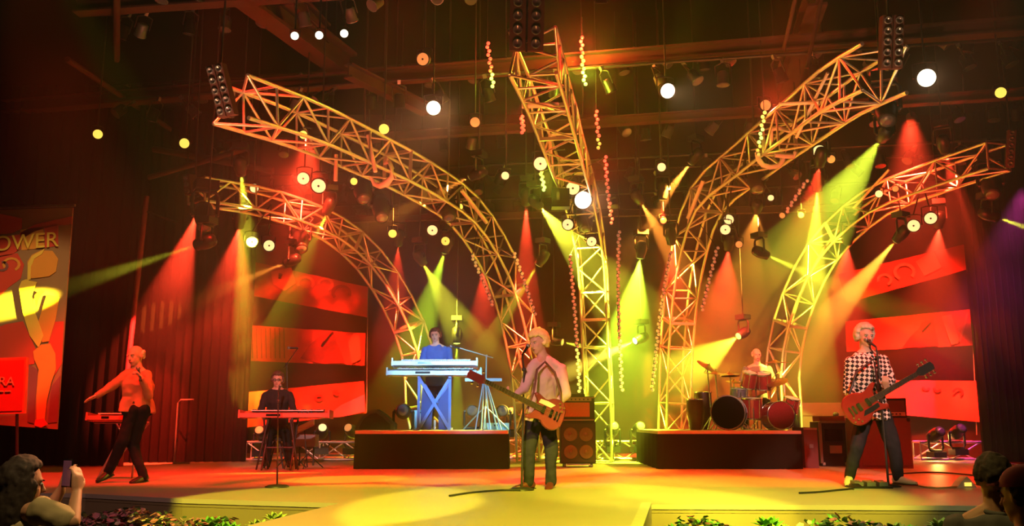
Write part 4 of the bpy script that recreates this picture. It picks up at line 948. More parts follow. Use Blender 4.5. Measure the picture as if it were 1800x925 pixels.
    if legs:
        g = 0.012*k; c = MB()
        c.loft([(pel+up*0.06*k, hs*(0.150*k+g), tf*(0.105*k+g)), (pel, hs*(0.160*k+g), tf*(0.112*k+g)), (pel-up*0.10*k, hs*(0.150*k+g), tf*(0.105*k+g))], 20)
        for s in ('L', 'R'):
            c.capsule(J['hip'+s], J['kn'+s], 0.090*k+g, 0.064*k+g); c.capsule(J['kn'+s], J['an'+s]-Vector((0,0,0.01)), 0.064*k+g, 0.048*k+g)
        remesh(c, 'trousers', legs, t, 0.012*k, 2, 0.013, 7.0)
        bm_ = MB().loft([(pel+up*0.045*k, hs*0.172*k, tf*0.126*k), (pel+up*0.075*k, hs*0.170*k, tf*0.124*k)], 20); bm_.build('belt', 'shoe_dark', t)
    for s in ('L', 'R'):
        a, e = J['an'+s], J['to'+s]; d = Vector((e.x-a.x, e.y-a.y, 0)); d = vn(d) if d.length > 0.02 else Vector((0, -1, 0)); sd = Vector((-d.y, d.x, 0)); z = Vector((0, 0, 1))
        ht = a-Vector((0, 0, 0.05*k)); 
        q = MB(); 
        dirv = vn(e-(a-z*0.055*k)); upv = dirv.cross(sd) if dirv.cross(sd).z > 0 else sd.cross(dirv)
        base = a-upv*0.058*k
        q.loft([(base-dirv*0.07*k+upv*0.02*k, sd*0.022*k, upv*0.018*k), (base-dirv*0.055*k+upv*0.025*k, sd*0.036*k, upv*0.042*k), (base+dirv*0.02*k+upv*0.028*k, sd*0.040*k, upv*0.048*k), (base+dirv*0.10*k+upv*0.010*k, sd*0.046*k, upv*0.034*k), (base+dirv*0.17*k, sd*0.042*k, upv*0.026*k), (base+dirv*0.21*k-upv*0.004*k, sd*0.022*k, upv*0.016*k)], 14)
        so = q.build('shoe', shoes, t)
        MB().loft([(base-dirv*0.07*k-upv*0.022*k, sd*0.034*k, upv*0.008*k), (base+dirv*0.1*k-upv*0.024*k, sd*0.048*k, upv*0.008*k), (base+dirv*0.21*k-upv*0.022*k, sd*0.026*k, upv*0.008*k)], 12).build('sole', 'black', so)
    if eyes:
        for s in (-1, 1):
            p = hd+hu*0.002*h+hf*0.080*h+hsd*s*0.031*h
            e = MB().ell(p, (0.014*h, 0.008*h, 0.008*h), R, 10, 8).build('eye', 'eye', t); MB().ell(p+hf*0.006*h, (0.006*h, 0.004*h, 0.006*h), R, 8, 6).build('iris', 'iris', e)
            MB().capsule(p+hu*0.019*h-hsd*0.015*h+hf*0.008*h, p+hu*0.020*h+hsd*0.015*h+hf*0.006*h, 0.0045*h, 0.004*h, 6).build('eyebrow', hair[0] if hair else 'grey_hair', t)
        MB().ell(hd-hu*0.066*h+hf*0.091*h, (0.022*h, 0.007*h, 0.007*h), R, 10, 8).build('mouth', 'lip', t)
    if hair:
        mat_, style = hair[0], hair[1]; c = MB(); rr = random.Random(len(label))
        n = 240
        for i in range(n):
            z = 1-2*(i+0.5)/n; a = i*2.39996; r = math.sqrt(1-z*z); v = Vector((r*math.cos(a), r*math.sin(a), z))  # x side, y front, z up
            if style in ('bald', 'cropped') and z > 0.30: continue
            lim = {'cropped': -0.5, 'short': -0.30, 'mop': -0.62, 'bald': -0.55, 'long': -0.9, 'medium': -0.5}[style]
            if v.z < lim + (0.0 if v.y < 0 else v.y*0.9) : continue
            fl = 0.42 if style != 'mop' else 0.30
            if v.y > 0.20 and v.z < fl + (0.42 if style == 'long' else 0.26)*v.y: continue
            if style == 'bald' and v.y > -0.1: continue
            th = {'cropped': 0.004, 'short': 0.006, 'mop': 0.026, 'bald': 0.006, 'long': 0.020, 'medium': 0.020}[style]
            p = hd+hu*0.020*h-hf*0.014*h + R @ Vector((v.x*(0.078+th*0.6)*h, v.y*(0.098+th*0.5)*h, v.z*(0.100+th*0.6)*h))
            s = (0.020+0.010*rr.random())*h*(1.0 if style not in ('short', 'bald', 'cropped') else 0.7); c.ell(p, (s, s, s), None, 7, 5)
        if style == 'long':
            for i in range(34):
                a = -2.9+i/33*2.66 if True else 0; a = math.pi*(0.5+(-1.12+2.24*i/33))+math.pi
                v = Vector((math.cos(a), math.sin(a), 0)); p = hd+R @ Vector((v.x*0.085*h, v.y*0.10*h, 0.0)); q = p+Vector((v.x*0.0, 0.0, -0.27-0.05*rr.random()))-hf*0.03
                if v.y > 0.25: continue
                c.capsule(p, p.lerp(q, 0.5)-hf*0.015, 0.030*h, 0.032*h, 7, 2); c.capsule(p.lerp(q, 0.5)-hf*0.015, q, 0.032*h, 0.016*h, 7, 2)
        remesh(c, 'hair', mat_, t, 0.009*h, 1, 0.006, 38.0)
    if extra: extra(t, hd, hu, hf, hsd, R, h)
    return t
def joints(D, tab):
    return {k: P(v[0], v[1], D+(v[2] if len(v) > 2 else 0)) for k, v in tab.items()}
def at_floor(J, k, names=('L', 'R'), z=STAGE, px=None):
    return J

# centre: the blond singer with the bass guitar
D = 10.45
J = joints(D, dict(head=(946,602), neck=(955,629,.02), chest=(962,664), pelvis=(951,728,.02), shL=(936,646,-.08), shR=(986,648,.06), elL=(921,684,-.22), elR=(996,694,.0), wrL=(905,696,-.36), wrR=(972,716,-.20),
    hipL=(938,738,-.02), hipR=(962,740,.05), knL=(929,796,-.06), knR=(969,795,.02), anL=(930,847,-.02), anR=(968,848,.05), toL=(893,859,-.12), toR=(962,860,-.16)))
SINGER = person('blond singer in a pale pink shirt playing a bass guitar at centre stage', G(945, 860), J, (-0.75, -0.65, 0.12), 'skin', 1.0, tors=(-0.45, -0.9, 0), hair=('blond', 'mop'),
    hands={'L': ((-0.65, -0.3, 0.3), (0.3, -0.2, 0.9), 1.0, 1), 'R': ((-0.9, -0.25, -0.15), (-0.1, 0.9, -0.3), 0.6, 1)}, shirt='pink_shirt', sleeve='long', legs='jeans', shoes='shoe_red', headr=1.12, hem=0.09)
# right: the guitarist
D = 10.9
J = joints(D, dict(head=(1521,591), neck=(1522,619,.02), chest=(1524,652), pelvis=(1532,718,.03), shL=(1496,636,-.02), shR=(1552,635,.03), elL=(1491,688,.0), elR=(1561,678,-.16), wrL=(1512,704,-.22), wrR=(1564,680,-.36),
    hipL=(1520,728,0), hipR=(1549,727,.03), knL=(1506,786,-.10), knR=(1571,784,-.04), anL=(1493,836,-.02), anR=(1579,838,.02), toL=(1489,852,-.22), toR=(1600,848,-.10)))
J['elR'] = P(1566, 668, D-.10); J['wrR'] = P(1557, 682, D-.34)
GUIT = person('guitarist with pale hair in a black and white checked shirt, legs astride at right', G(1535, 852), J, (0.12, -1, 0.05), 'skin', 1.08, hair=('grey_hair', 'medium'),
    hands={'L': ((0.9, -0.3, -0.25), (0.2, 0.9, -0.3), 0.6, 1), 'R': ((-0.2, -0.5, 0.75), (0.5, 0.7, 0.1), 1.1, 1)}, shirt='checker', sleeve='long', legs='jeans', shoes='shoe_white', headr=1.06, hem=0.13)
# left: the striding man with the microphone
D = 11.4
J = joints(D, dict(head=(238,626), neck=(243,650,.02), chest=(243,676), pelvis=(241,716,.02), shL=(225,658,-.05), shR=(258,660,.05), elL=(196,680,-.20), elR=(262,697,-.10), wrL=(170,696,-.34), wrR=(248,664,-.24),
    hipL=(233,722,-.02), hipR=(251,723,.04), knL=(216,776,-.06), knR=(233,782,.08), anL=(190,828,.10), anR=(252,836,.02), toL=(176,842,-.02), toR=(232,847,-.14)))
STRIDE = person('man in a rust shirt striding with one arm stretched out, microphone at his mouth', G(215, 848), J, (-0.35, -0.9, 0.0), 'skin', 0.97, tors=(-0.3, -0.95, 0), hair=('grey_hair', 'bald'),
    hands={'L': ((-0.85, -0.35, -0.45), (0.1, -0.2, -1), 0.25, 1), 'R': ((-0.45, -0.5, 0.75), (-0.6, -0.4, -0.2), 1.3, -1)}, shirt='rust_shirt', sleeve='long', legs='black_jeans', headr=1.12)
m = thing('microphone', 'black microphone held at the mouth of the striding man', 'microphone', J['wrR']+Vector((-.02, -.06, .06)))
c = P(243, 648, D-.26); e = c+Vector((.05, -.02, -.15)); MB().ell(c, (.027, .027, .027)).build('grille_ball', 'grey', m); MB().tube(c, e, .017, .012).build('handle', 'black', m)
# seated keyboard singer
D = 14.6
J = joints(D, dict(head=(488,668), neck=(488,685,.02), chest=(488,708), pelvis=(488,752,.12), shL=(467,696), shR=(509,696), elL=(459,722,-.10), elR=(516,722,-.10), wrL=(464,727,-.36), wrR=(503,727,-.36),
    hipL=(479,757,.08), hipR=(498,757,.08), knL=(472,764,-.36), knR=(503,764,-.36), anL=(469,808,-.34), anR=(508,808,-.34), toL=(466,816,-.50), toR=(512,816,-.50)))
def specs(t, hd, hu, hf, hsd, R, h):
    g = MB()
    for s in (-1, 1):
        c = hd+hu*0.002*h+hf*0.098*h+hsd*s*0.033*h; g.path([c+(hsd*math.cos(a)*0.024+hu*math.sin(a)*0.018)*h for a in [6.2832*i/12 for i in range(12)]], 0.004, 5, closed=True)
        g.tube(c+hsd*s*0.024*h, hd+hsd*s*0.082*h, 0.003, n=5)
    g.tube(hd+hu*0.002*h+hf*0.10*h-hsd*0.01, hd+hu*0.002*h+hf*0.10*h+hsd*0.01, 0.003, n=5); g.build('glasses', 'black', t)
SEAT = person('seated keyboard player in a dark shirt and glasses, singing at left', G(488, 822), J, (0.1, -1, 0.08), 'skin', 0.98, hair=('brown_hair', 'medium'),
    hands={'L': ((0.15, -1, -0.15), (0, -0.2, -1), 0.35, -1), 'R': ((-0.15, -1, -0.15), (0, -0.2, -1), 0.35, 1)}, shirt='black_shirt', sleeve='rolled', legs='black_jeans', extra=specs)
# keyboard player on the riser
RZ = STAGE+0.60; D = 15.9
J = joints(D, dict(head=(765,590), neck=(767,608,.02), chest=(767,630), pelvis=(767,672,.03), shL=(747,616), shR=(788,616), elL=(741,642,-.05), elR=(794,642,-.05), wrL=(752,645,-.28), wrR=(784,646,-.28),
    hipL=(758,680,.02), hipR=(776,680,.02), knL=(757,716,-.02), knR=(778,716,-.02), anL=(756,752,.02), anR=(780,752,.02), toL=(754,760,-.14), toR=(782,760,-.14)))
for s in 'LR': J['an'+s].z = RZ+0.09; J['to'+s].z = RZ+0.03
PK = person('keyboard player in a bright blue shirt standing behind the two-tier keyboards', Vector((J['anL'].x, J['anL'].y, RZ)), J, (-0.05, -1, -0.15), 'skin_pale', 0.98, hair=('brown_hair', 'medium'),
    hands={'L': ((0.1, -1, -0.3), (0, -0.2, -1), 0.35, -1), 'R': ((-0.1, -1, -0.3), (0, -0.2, -1), 0.35, 1)}, shirt='blue_shirt', legs='black_jeans')
# drummer
D = 16.6
J = joints(D, dict(head=(1330,624), neck=(1331,643,.02), chest=(1332,662), pelvis=(1332,700,.08), shL=(1311,650), shR=(1352,650), elL=(1304,676,-.08), elR=(1360,676,-.06), wrL=(1316,684,-.32), wrR=(1352,668,-.32),
    hipL=(1324,706,.06), hipR=(1341,706,.06), knL=(1312,712,-.38), knR=(1352,712,-.38), anL=(1308,744,-.34), anR=(1356,744,-.34), toL=(1306,750,-.50), toR=(1358,750,-.50)))
for s in 'LR': J['an'+s].z = RZ+0.09; J['to'+s].z = RZ+0.03
DRUMMER = person('bald drummer in a grey shirt seated behind the red drums', Vector((J['hipL'].x, J['hipL'].y, RZ)), J, (0.0, -1, -0.05), 'skin', 0.98, hair=('grey_hair', 'bald'),
    hands={'L': ((-0.4, -1, 0.1), (0, -0.2, -1), 1.2, -1), 'R': ((0.4, -1, 0.2), (0, -0.2, -1), 1.2, 1)}, shirt='grey_shirt', sleeve='short', legs='black_jeans')
for (s, q, lab) in (('L', (1296, 668, -.62), 'drumstick in the hand at the left of the drummer'), ('R', (1372, 652, -.62), 'drumstick in the hand at the right of the drummer')):
    a = J['wr'+s]+Vector((0, -.09, 0)); e = P(q[0], q[1], D+q[2]); d = vn(e-a); o = MB().tube(a-d*.08, a+d*.30, .009, .006).ell(a+d*.31, (.009, .009, .009)).build('drumstick', 'maple'); tag1(o, lab, 'drumstick')
# audience: standing on the ground
def stander(px, py, D, k, face, arms, H=None):
    hd = P(px, py, D); f = vn((face[0], face[1], 0)); s = Vector((f.y, -f.x, 0)) ; s = s if s.x > 0 else -s
    J = dict(head=hd, neck=hd+Vector((0, 0, -.165*k))-f*0.02, chest=hd+Vector((0, 0, -.37*k)), pelvis=hd+Vector((0, 0, -.72*k)))
    J['shL'] = hd-s*.19*k+Vector((0, 0, -.25*k)); J['shR'] = hd+s*.19*k+Vector((0, 0, -.25*k))
    J['elL'] = J['shL']-s*.05+Vector((0, 0, -.29*k)); J['elR'] = J['shR']+s*.05+Vector((0, 0, -.29*k)); J['wrL'] = J['elL']+f*.12+Vector((0, 0, -.22*k)); J['wrR'] = J['elR']+f*.12+Vector((0, 0, -.22*k))
    for q, g in (('L', -1), ('R', 1)):
        J['hip'+q] = hd+s*.09*g*k+Vector((0, 0, -.80*k)); hz = J['hip'+q].z
        J['kn'+q] = Vector((J['hip'+q].x, J['hip'+q].y, hz*0.54)); J['an'+q] = Vector((J['hip'+q].x, J['hip'+q].y, 0.09)); J['to'+q] = J['an'+q]+f*.15-Vector((0, 0, .06))
    J.update(arms); return J, Vector((hd.x, hd.y, 0))
def capfn(mat):
    def fn(t, hd, hu, hf, hsd, R, h):
        c = MB(); prof = [(0.098*h*math.cos(a), 0.095*h*math.sin(a)) for a in [0.0, .25, .5, .75, 1.0, 1.25, 1.5]]
        c.lathe([(r*1.05, z) for r, z in prof], hd+hu*0.040*h-hf*0.012*h, hu, 22)
        cp = c.build('cap', mat, t)
        v = []; 
        for i in range(9):
            a = math.radians(-60+120*i/8); v.append(hd+hu*0.045*h+hf*(math.cos(a)*0.16+0.0)*h+hsd*math.sin(a)*0.088*h)
        v2 = [hd+hu*0.055*h+hf*0.06*h+hsd*0.075*h, hd+hu*0.055*h+hf*0.06*h-hsd*0.075*h]
        MB().prism(v+v2, hu*0.008).build('visor', mat, cp)
    return fn
D = 4.7
J, ft = stander(42, 850, D, 0.97, (0.75, 0.65, 0.12), {})
J['shR'] = P(72, 897, D-.10); J['shL'] = P(2, 905, D+.02); J['elR'] = P(127, 918, D-.12); J['wrR'] = P(135, 866, D+.0); J['elL'] = P(84, 900, D+.22); J['wrL'] = P(107, 862, D+.20)
WOM = person('long-haired woman in a pale top holding up a phone at lower left', ft, J, (0.75, 0.65, 0.06), 'skin_tan', 0.94, hair=('dark_hair', 'long'), tors=(0.55, 0.85, 0),
    hands={'R': ((-0.10, 0.15, 1), (-0.9, 0.3, 0), 0.55, -1), 'L': ((0.2, 0.0, 1), (0.6, 0.2, 0), 0.5, 1)}, shirt='tan_top', sleeve='short', legs='jeans', headr=1.0)
t = thing('phone', 'dark phone held upright by the long-haired woman', 'phone', P(117, 832, D+.08))
R = Matrix.Rotation(-0.5, 3, 'Z'); MB().box(P(119, 832, D+.10), (.072, .009, .145), R).build('case', 'blackgloss', t); MB().box(P(119, 832, D+.10)+R @ Vector((0, -.0055, 0)), (.064, .002, .13), R).build('screen', 'screen', t)
D = 4.8
J, ft = stander(1747, 842, D, 1.0, (0.3, 0.95, 0), {})
MAN1 = person('short-haired man in a grey shirt seen from behind at lower right', ft, J, (0.35, 0.9, 0.0), 'skin_tan', 1.0, hair=('dark_hair', 'short'), tors=(0.3, 0.95, 0), shirt='grey_shirt', sleeve='short', legs='jeans', headr=1.02)
D = 4.0
J, ft = stander(1800, 872, D, 1.0, (-0.35, 0.9, 0), {})
MAN2 = person('man in a maroon cap seen from behind at the lower right corner', ft, J, (-0.45, 0.85, 0.0), 'skin_tan', 1.0, hair=('dark_hair', 'cropped'), tors=(-0.2, 0.95, 0), shirt='black_shirt', sleeve='short', legs='jeans', headr=1.0, extra=capfn('cap'))
bpy.data.scenes.remove(TMP)
# ------------------------------------------------------------------ risers
def riser(px0, px1, py, dep, label, D=None):
    a = G(px0, py); c = G(px1, py); t = thing('riser', label, 'platform', (a+c)/2)
    c.y = a.y
    MB().box(((a.x+c.x)/2, a.y+dep/2, STAGE+0.57), (c.x-a.x, dep, 0.06)).build('deck', 'riser_top', t)
    n = 60; vs = []; b = MB()
    path = [Vector((a.x, a.y+dep, 0)), Vector((a.x, a.y, 0)), Vector((c.x, a.y, 0)), Vector((c.x, a.y+dep, 0))]
    for j, z in enumerate((STAGE+0.005, STAGE+0.3, STAGE+0.55)):
        for i in range(n+1):
            u = 3*i/n; k = min(2, int(u)); p = path[k].lerp(path[k+1], u-k); nr = Vector(((-1, 0, 0), (0, -1, 0), (1, 0, 0))[k])
            p = p+nr*(0.012+0.014*math.sin(i*1.7)*(1.3-0.5*j)); vs.append((p.x, p.y, z))
    b.add(vs, [(j*(n+1)+i, j*(n+1)+i+1, (j+1)*(n+1)+i+1, (j+1)*(n+1)+i) for j in range(2) for i in range(n)], True)
    b.build('skirt', 'skirt', t)
    for (x, y) in ((a.x+.08, a.y+.08), (c.x-.08, a.y+.08), (a.x+.08, a.y+dep-.08), (c.x-.08, a.y+dep-.08)): MB().tube((x, y, STAGE), (x, y, STAGE+0.54), 0.03).build('leg', 'pipe', t)
    return t
riser(622, 893, 825, 2.0, 'black-skirted riser carrying the blue-lit keyboards')
riser(1158, 1412, 825, 2.45, 'black-skirted riser carrying the drum kit')
def cone_pts(p, D): return p
def tripod_stand(name, label, base, top, r=0.012, spread=0.28, mat='pipe', cat='stand', boom=None, round_base=False, mic=None):
    t = thing(name, label, cat, base)
    MB().tube(Vector(base)+Vector((0, 0, 0.02)), top, r, r*0.8).build('pole', mat, t)
    if round_base:
        MB().lathe([(0.14, 0.0), (0.14, 0.012), (0.10, 0.028), (0.02, 0.035)], base, (0, 0, 1), 20).build('base', mat, t)
    else:
        for k in range(3):
            a = 0.5+k*2.094; MB().tube(Vector(base)+Vector((0, 0, spread*0.9)), Vector(base)+Vector((math.cos(a)*spread, math.sin(a)*spread, 0.01)), r*0.8).build('leg', mat, t)
    end = Vector(top)
    if boom is not None:
        MB().tube(end-(Vector(boom)-end)*0.25, boom, r*0.75).build('boom', mat, t); MB().ell(end, (0.025,)*3).build('knuckle', mat, t); end = Vector(boom)
    if mic is not None:
        d = vn(mic); 
        h = MB().tube(end, end+d*0.13, 0.013, 0.018).build('microphone', 'black', t); MB().ell(end+d*0.15, (0.027, 0.027, 0.030)).build('grille_ball', 'grey', h)
    return t
# microphone stands
b0 = G(917, 862); tripod_stand('microphone_stand', 'straight microphone stand in front of the blond singer', b0, P(921, 650, b0.y), 0.013, round_base=True, boom=P(918, 624, b0.y-.02), mic=(0.10, 0.12, 0.16))
b0 = G(1562, 856); tripod_stand('microphone_stand', 'black microphone stand in front of the checked-shirt guitarist', b0, P(1543, 628, b0.y), 0.014, round_base=True, boom=P(1540, 610, b0.y), mic=(-0.10, 0.10, 0.12))
b0 = G(487, 857); tripod_stand('microphone_stand', 'thin microphone stand reaching up to the seated keyboard player', b0, P(489, 705, 13.0), 0.010, round_base=True, boom=P(489, 690, 13.9), mic=(0, 0.10, 0.10))
b0 = G(508, 824); tripod_stand('microphone_stand', 'tall boom stand behind the seated keyboard player, its microphone above his head', b0, P(504, 640, b0.y+.2), 0.011, boom=P(524, 612, b0.y+.1), mic=(-0.14, -0.02, 0.0))
c = G(860, 760, RZ); c = Vector((P(853, 700, 15.4).x, 15.4, RZ)); tripod_stand('boom_stand', 'tall boom stand at the right end of the keyboard riser', c, P(855, 626, 15.4), 0.014, 0.45, mat='kb_blue_lit', boom=P(808, 612, 15.2), mic=(-0.1, 0, 0.02))
# horizontal tray on the boom stand
t = thing('folded_stand_cluster', 'cluster of splayed thin stand legs on the right end of the keyboard riser', 'stand', (P(850, 700, 15.1).x, 15.1, RZ))
q = P(850, 668, 15.1); 
for k, (x, dy) in enumerate(((836, -.2), (846, .15), (862, -.15), (874, .1), (881, -.05))):
    e = P(x, 700, 15.1+dy); e.z = RZ+0.012; MB().tube(q+Vector((0.01*k, 0, 0)), e, 0.012).build('leg', 'kb_blue_lit', t)
MB().box(q, (0.62, 0.10, 0.05)).build('tray', 'kb_blue_lit', t)
# ------------------------------------------------------------------ keyboards
def keyboard(label, c, L, dep, th, mat, tilt=0.0, rz=0.0, nm='keyboard', group=None):
    t = thing(nm, label, 'keyboard', c, group); R = Matrix.Rotation(rz, 3, 'Z') @ Matrix.Rotation(tilt, 3, 'X'); c = Vector(c)
    T = lambda x, y, z: c+R @ Vector((x, y, z))
    prof = [(-dep/2, 0), (-dep/2, th*0.55), (dep*0.12, th*0.62), (dep/2, th), (dep/2, 0)]
    MB().prism([T(-L/2, y, z) for y, z in prof], R @ Vector((L, 0, 0))).build('body', mat, t)
    for s in (-1, 1): MB().box(T(s*(L/2+0.012), 0, th*0.45), (0.026, dep*1.02, th*1.05), R).build('end_cheek', mat, t)
    n = 36; kw = L*0.84/n; w = MB(); k = MB()
    for i in range(n):
        x = -L*0.42+(i+0.5)*kw; w.box(T(x, dep*0.40, th+0.012) if False else T(x, dep*0.30, th*0.86+0.014), (kw*0.9, dep*0.36, 0.014), R)
        if i % 7 in (0, 1, 3, 4, 5): k.box(T(x+kw/2, dep*0.24, th*0.86+0.026), (kw*0.5, dep*0.20, 0.014), R)
    w.build('white_keys', 'kb_white', t)['kind'] = 'stuff'; k.build('black_keys', 'kb_black', t)['kind'] = 'stuff'
    MB().box(T(-L*0.12, -dep*0.5-0.002, th*0.30), (L*0.16, 0.006, th*0.28), R).build('display', 'blackgloss', t)
    for i in range(5): MB().lathe([(0.012, 0), (0.010, 0.02)], T(L*0.15+i*0.05, -dep*0.2, th*0.6), R @ Vector((0, 0, 1)), 8).build('knob', 'black', t)
    return t
zc = 15.35
p = P(765, 645, zc); keyboard('upper blue-lit keyboard on the riser stand', p, 1.42, 0.32, 0.13, 'kb_blue_lit', -0.12)
p = P(764, 661, zc-.14); keyboard('lower and longer blue-lit keyboard on the riser stand', p, 1.56, 0.34, 0.13, 'kb_blue_lit', -0.05)
t = thing('keyboard_stand', 'crossed blue-lit keyboard stand in the middle of the keyboard riser', 'stand', (P(765, 700, zc).x, zc, RZ))
x0, x1 = P(738, 700, zc).x, P(792, 700, zc).x; zt = P(765, 663, zc).z; zb = RZ+0.02
for s, y in ((1, zc-.17), (-1, zc-.17), (1, zc+.17), (-1, zc+.17)):
    a, c = (x0, x1) if s > 0 else (x1, x0); MB().bar((a, y, zb), (c, y+0.03*s, zt-.02), 0.05, 0.035, (0, 1, 0)).build('cross_leg', 'stand_blue_lit', t)
for x in (x0, x1):
    MB().bar((x, zc-.17, zb), (x, zc-.17, zt-.02), 0.045, 0.03, (0, 1, 0)).build('upright', 'stand_blue_lit', t); MB().bar((x, zc-.24, zt-.01), (x, zc+.24, zt-.01), 0.05, 0.03).build('arm', 'stand_blue_lit', t); MB().bar((x, zc-.28, zb), (x, zc+.28, zb), 0.05, 0.04).build('foot', 'stand_blue_lit', t)
MB().prism([(x0+.02, zc-.10, RZ+.01), (x0+.21, zc-.10, RZ+.01), (x0+.24, zc-.10, RZ+.55), (x0+.05, zc-.10, zt-.18)], (0, .02, 0)).build('side_panel', 'blue_panel', t)
MB().prism([(x1-.19, zc-.10, RZ+.01), (x1-.02, zc-.10, RZ+.01), (x1-.03, zc-.10, zt-.18), (x1-.20, zc-.10, RZ+.5)], (0, .02, 0)).build('side_panel', 'blue_panel', t)
MB().box(((x0+x1)/2, zc, RZ+.09), (.03, .03, .16)).build('pedal_post', 'white', t)
# items on the keyboard riser
t = thing('equipment_case', 'pale box standing on the riser just left of the crossed blue-lit stand', 'box', (P(744, 740, 15.9).x, 15.9, RZ))
MB().box((P(744, 740, 15.9).x, 15.9, RZ+.17), (.30, .3, .34)).build('case', 'kb_blue_lit', t); MB().box((P(744, 740, 15.9).x, 15.745, RZ+.2), (.22, .012, .12)).build('panel', 'white', t); MB().box((P(744, 740, 15.9).x, 15.73, RZ+.3), (.1, .03, .02)).build('handle', 'black', t)
for (x, lab, w) in ((697, 'low cushioned bench at the left part of the keyboard riser', .0), (884, 'pale flat case at the right end of the keyboard riser', 1)):
    if w: 
        t = thing('flat_case', lab, 'box', (P(x, 750, 15.8).x, 15.8, RZ)); MB().box((P(x, 750, 15.8).x-.12, 15.8, RZ+.06), (.46, .3, .12)).build('case', 'kb_blue_lit', t); MB().box((P(x, 750, 15.8).x-.12, 15.64, RZ+.08), (.06, .02, .03)).build('latch', 'black', t)
t = thing('stage_monitor', 'dark sloping monitor wedge with a domed back at the left end of the keyboard riser', 'speaker', (P(662, 752, 15.6).x, 15.6, RZ))
pr = [(-.33, 0), (-.33, .06), (-.24, .22), (-.10, .33), (.02, .35), (.16, .26), (.33, .10), (.33, 0)]
cx = P(662, 752, 15.6).x; MB().prism([(cx+a, 15.4, RZ+b) for a, b in pr], (0, .42, 0)).build('cabinet', 'grey_shirt', t)
MB().prism([(cx+a*.8, 15.39, RZ+.01+b*.8) for a, b in pr], (0, .012, 0)).build('grille', 'grille', t)
mover(P(708, 722, 15.45), P(690, 700, 12), 'round moving-head lamp at the left of the keyboard riser, dark glass', 'lens_off', None, 1.15, floor=True)
mover(P(830, 722, 15.9), P(820, 690, 12), 'moving-head lamp on the keyboard riser behind the splayed stand legs', 'lens_off', None, 1.0, floor=True)
mover(P(884, 722, 15.9), P(900, 690, 12), 'moving-head lamp at the far right corner of the keyboard riser', 'lens_off', None, 1.0, floor=True)
# seated player's keyboard and stand
D = 14.05; p = P(503, 735, D); keyboard('long red keyboard in front of the seated keyboard player', p, 1.36, 0.32, 0.12, 'kb_red', -0.05)
t = thing('keyboard_stand', 'black trestle stand under the long red keyboard', 'stand', Vector((p.x, D, STAGE)))
for s in (-1, 1):
    x = p.x+s*.22-.08
    for (ya, yb) in ((-.17, .2), (.2, -.17)): MB().tube((x, D+ya, STAGE+.02), (x, D+yb, p.z-.02), .016).build('cross_leg', 'pipe', t)
    MB().tube((x, D-.2, p.z-.015), (x, D+.2, p.z-.015), .016).build('arm', 'pipe', t)
    MB().tube((x+s*.1, D-.1, STAGE+.02), (x-s*.05, D-.1, p.z-.02), .014).build('leg', 'pipe', t)
MB().tube((p.x-.30, D, STAGE+.35), (p.x+.14, D, STAGE+.35), .014).build('cross_bar', 'pipe', t)
t = thing('stool', 'round black stool under the seated keyboard player', 'stool', Vector((P(488, 760, 14.75).x, 14.75, STAGE)))
sx = t.location.x; zs = P(488, 768, 14.75).z
MB().lathe([(.17, 0), (.18, .03), (.17, .06), (.10, .07)], (sx, 14.75, zs-.07), (0, 0, 1), 18).build('seat', 'amp_black', t)
for k in range(4):
    a = .78+k*1.571; MB().tube((sx+.05*math.cos(a), 14.75+.05*math.sin(a), zs-.07), (sx+.22*math.cos(a), 14.75+.22*math.sin(a), STAGE+.01), .013).build('leg', 'pipe', t)
b0 = G(540, 824); t = tripod_stand('music_stand', 'black folding music stand right of the seated player, its desk tilted', b0, P(535, 752, b0.y), .011, .26)
MB().bar(P(522, 757, b0.y-.05), P(552, 742, b0.y-.05), .03, .22, (0, 1, .5)).build('desk', 'grey', t)
t = thing('equipment_case', 'grey case standing behind the folding music stand', 'box', (P(540, 770, 15.6).x, 15.6, STAGE)); MB().box((P(540, 770, 15.6).x, 15.6, STAGE+.42), (.34, .3, .20)).build('case', 'grey', t); 
for s in (-1, 1): MB().tube((P(540, 770, 15.6).x+s*.12, 15.6, STAGE), (P(540, 770, 15.6).x+s*.12, 15.6, STAGE+.33), .015).build('leg', 'pipe', t)
# keyboard table behind the striding man
D = 12.0; p = P(203, 740, D); keyboard('small red keyboard behind the striding man', p, .62, .30, .10, 'kb_red', -.1)
t = thing('keyboard_stand', 'crossed stand with long splayed legs behind the striding man', 'stand', Vector((P(215, 830, D).x, D, STAGE)))
for (a, c, y) in (((176, 832), (262, 735), .12), ((172, 834), (205, 780), -.10), ((262, 832), (205, 745), -.12), ((232, 838), (240, 770), .10)):
    e = P(a[0], a[1], D+y); e.z = STAGE+.012; f_ = P(c[0], c[1], D+y); f_.z = min(f_.z, p.z-.03); MB().tube(e, f_, .014).build('leg', 'grey', t)
MB().tube(p+Vector((-.28, 0, -.025)), p+Vector((.45, 0, -.025)), .014).build('arm', 'grey', t); MB().tube(P(205, 780, D-.10), P(238, 745, D-.10), .012).build('brace_bar', 'grey', t)

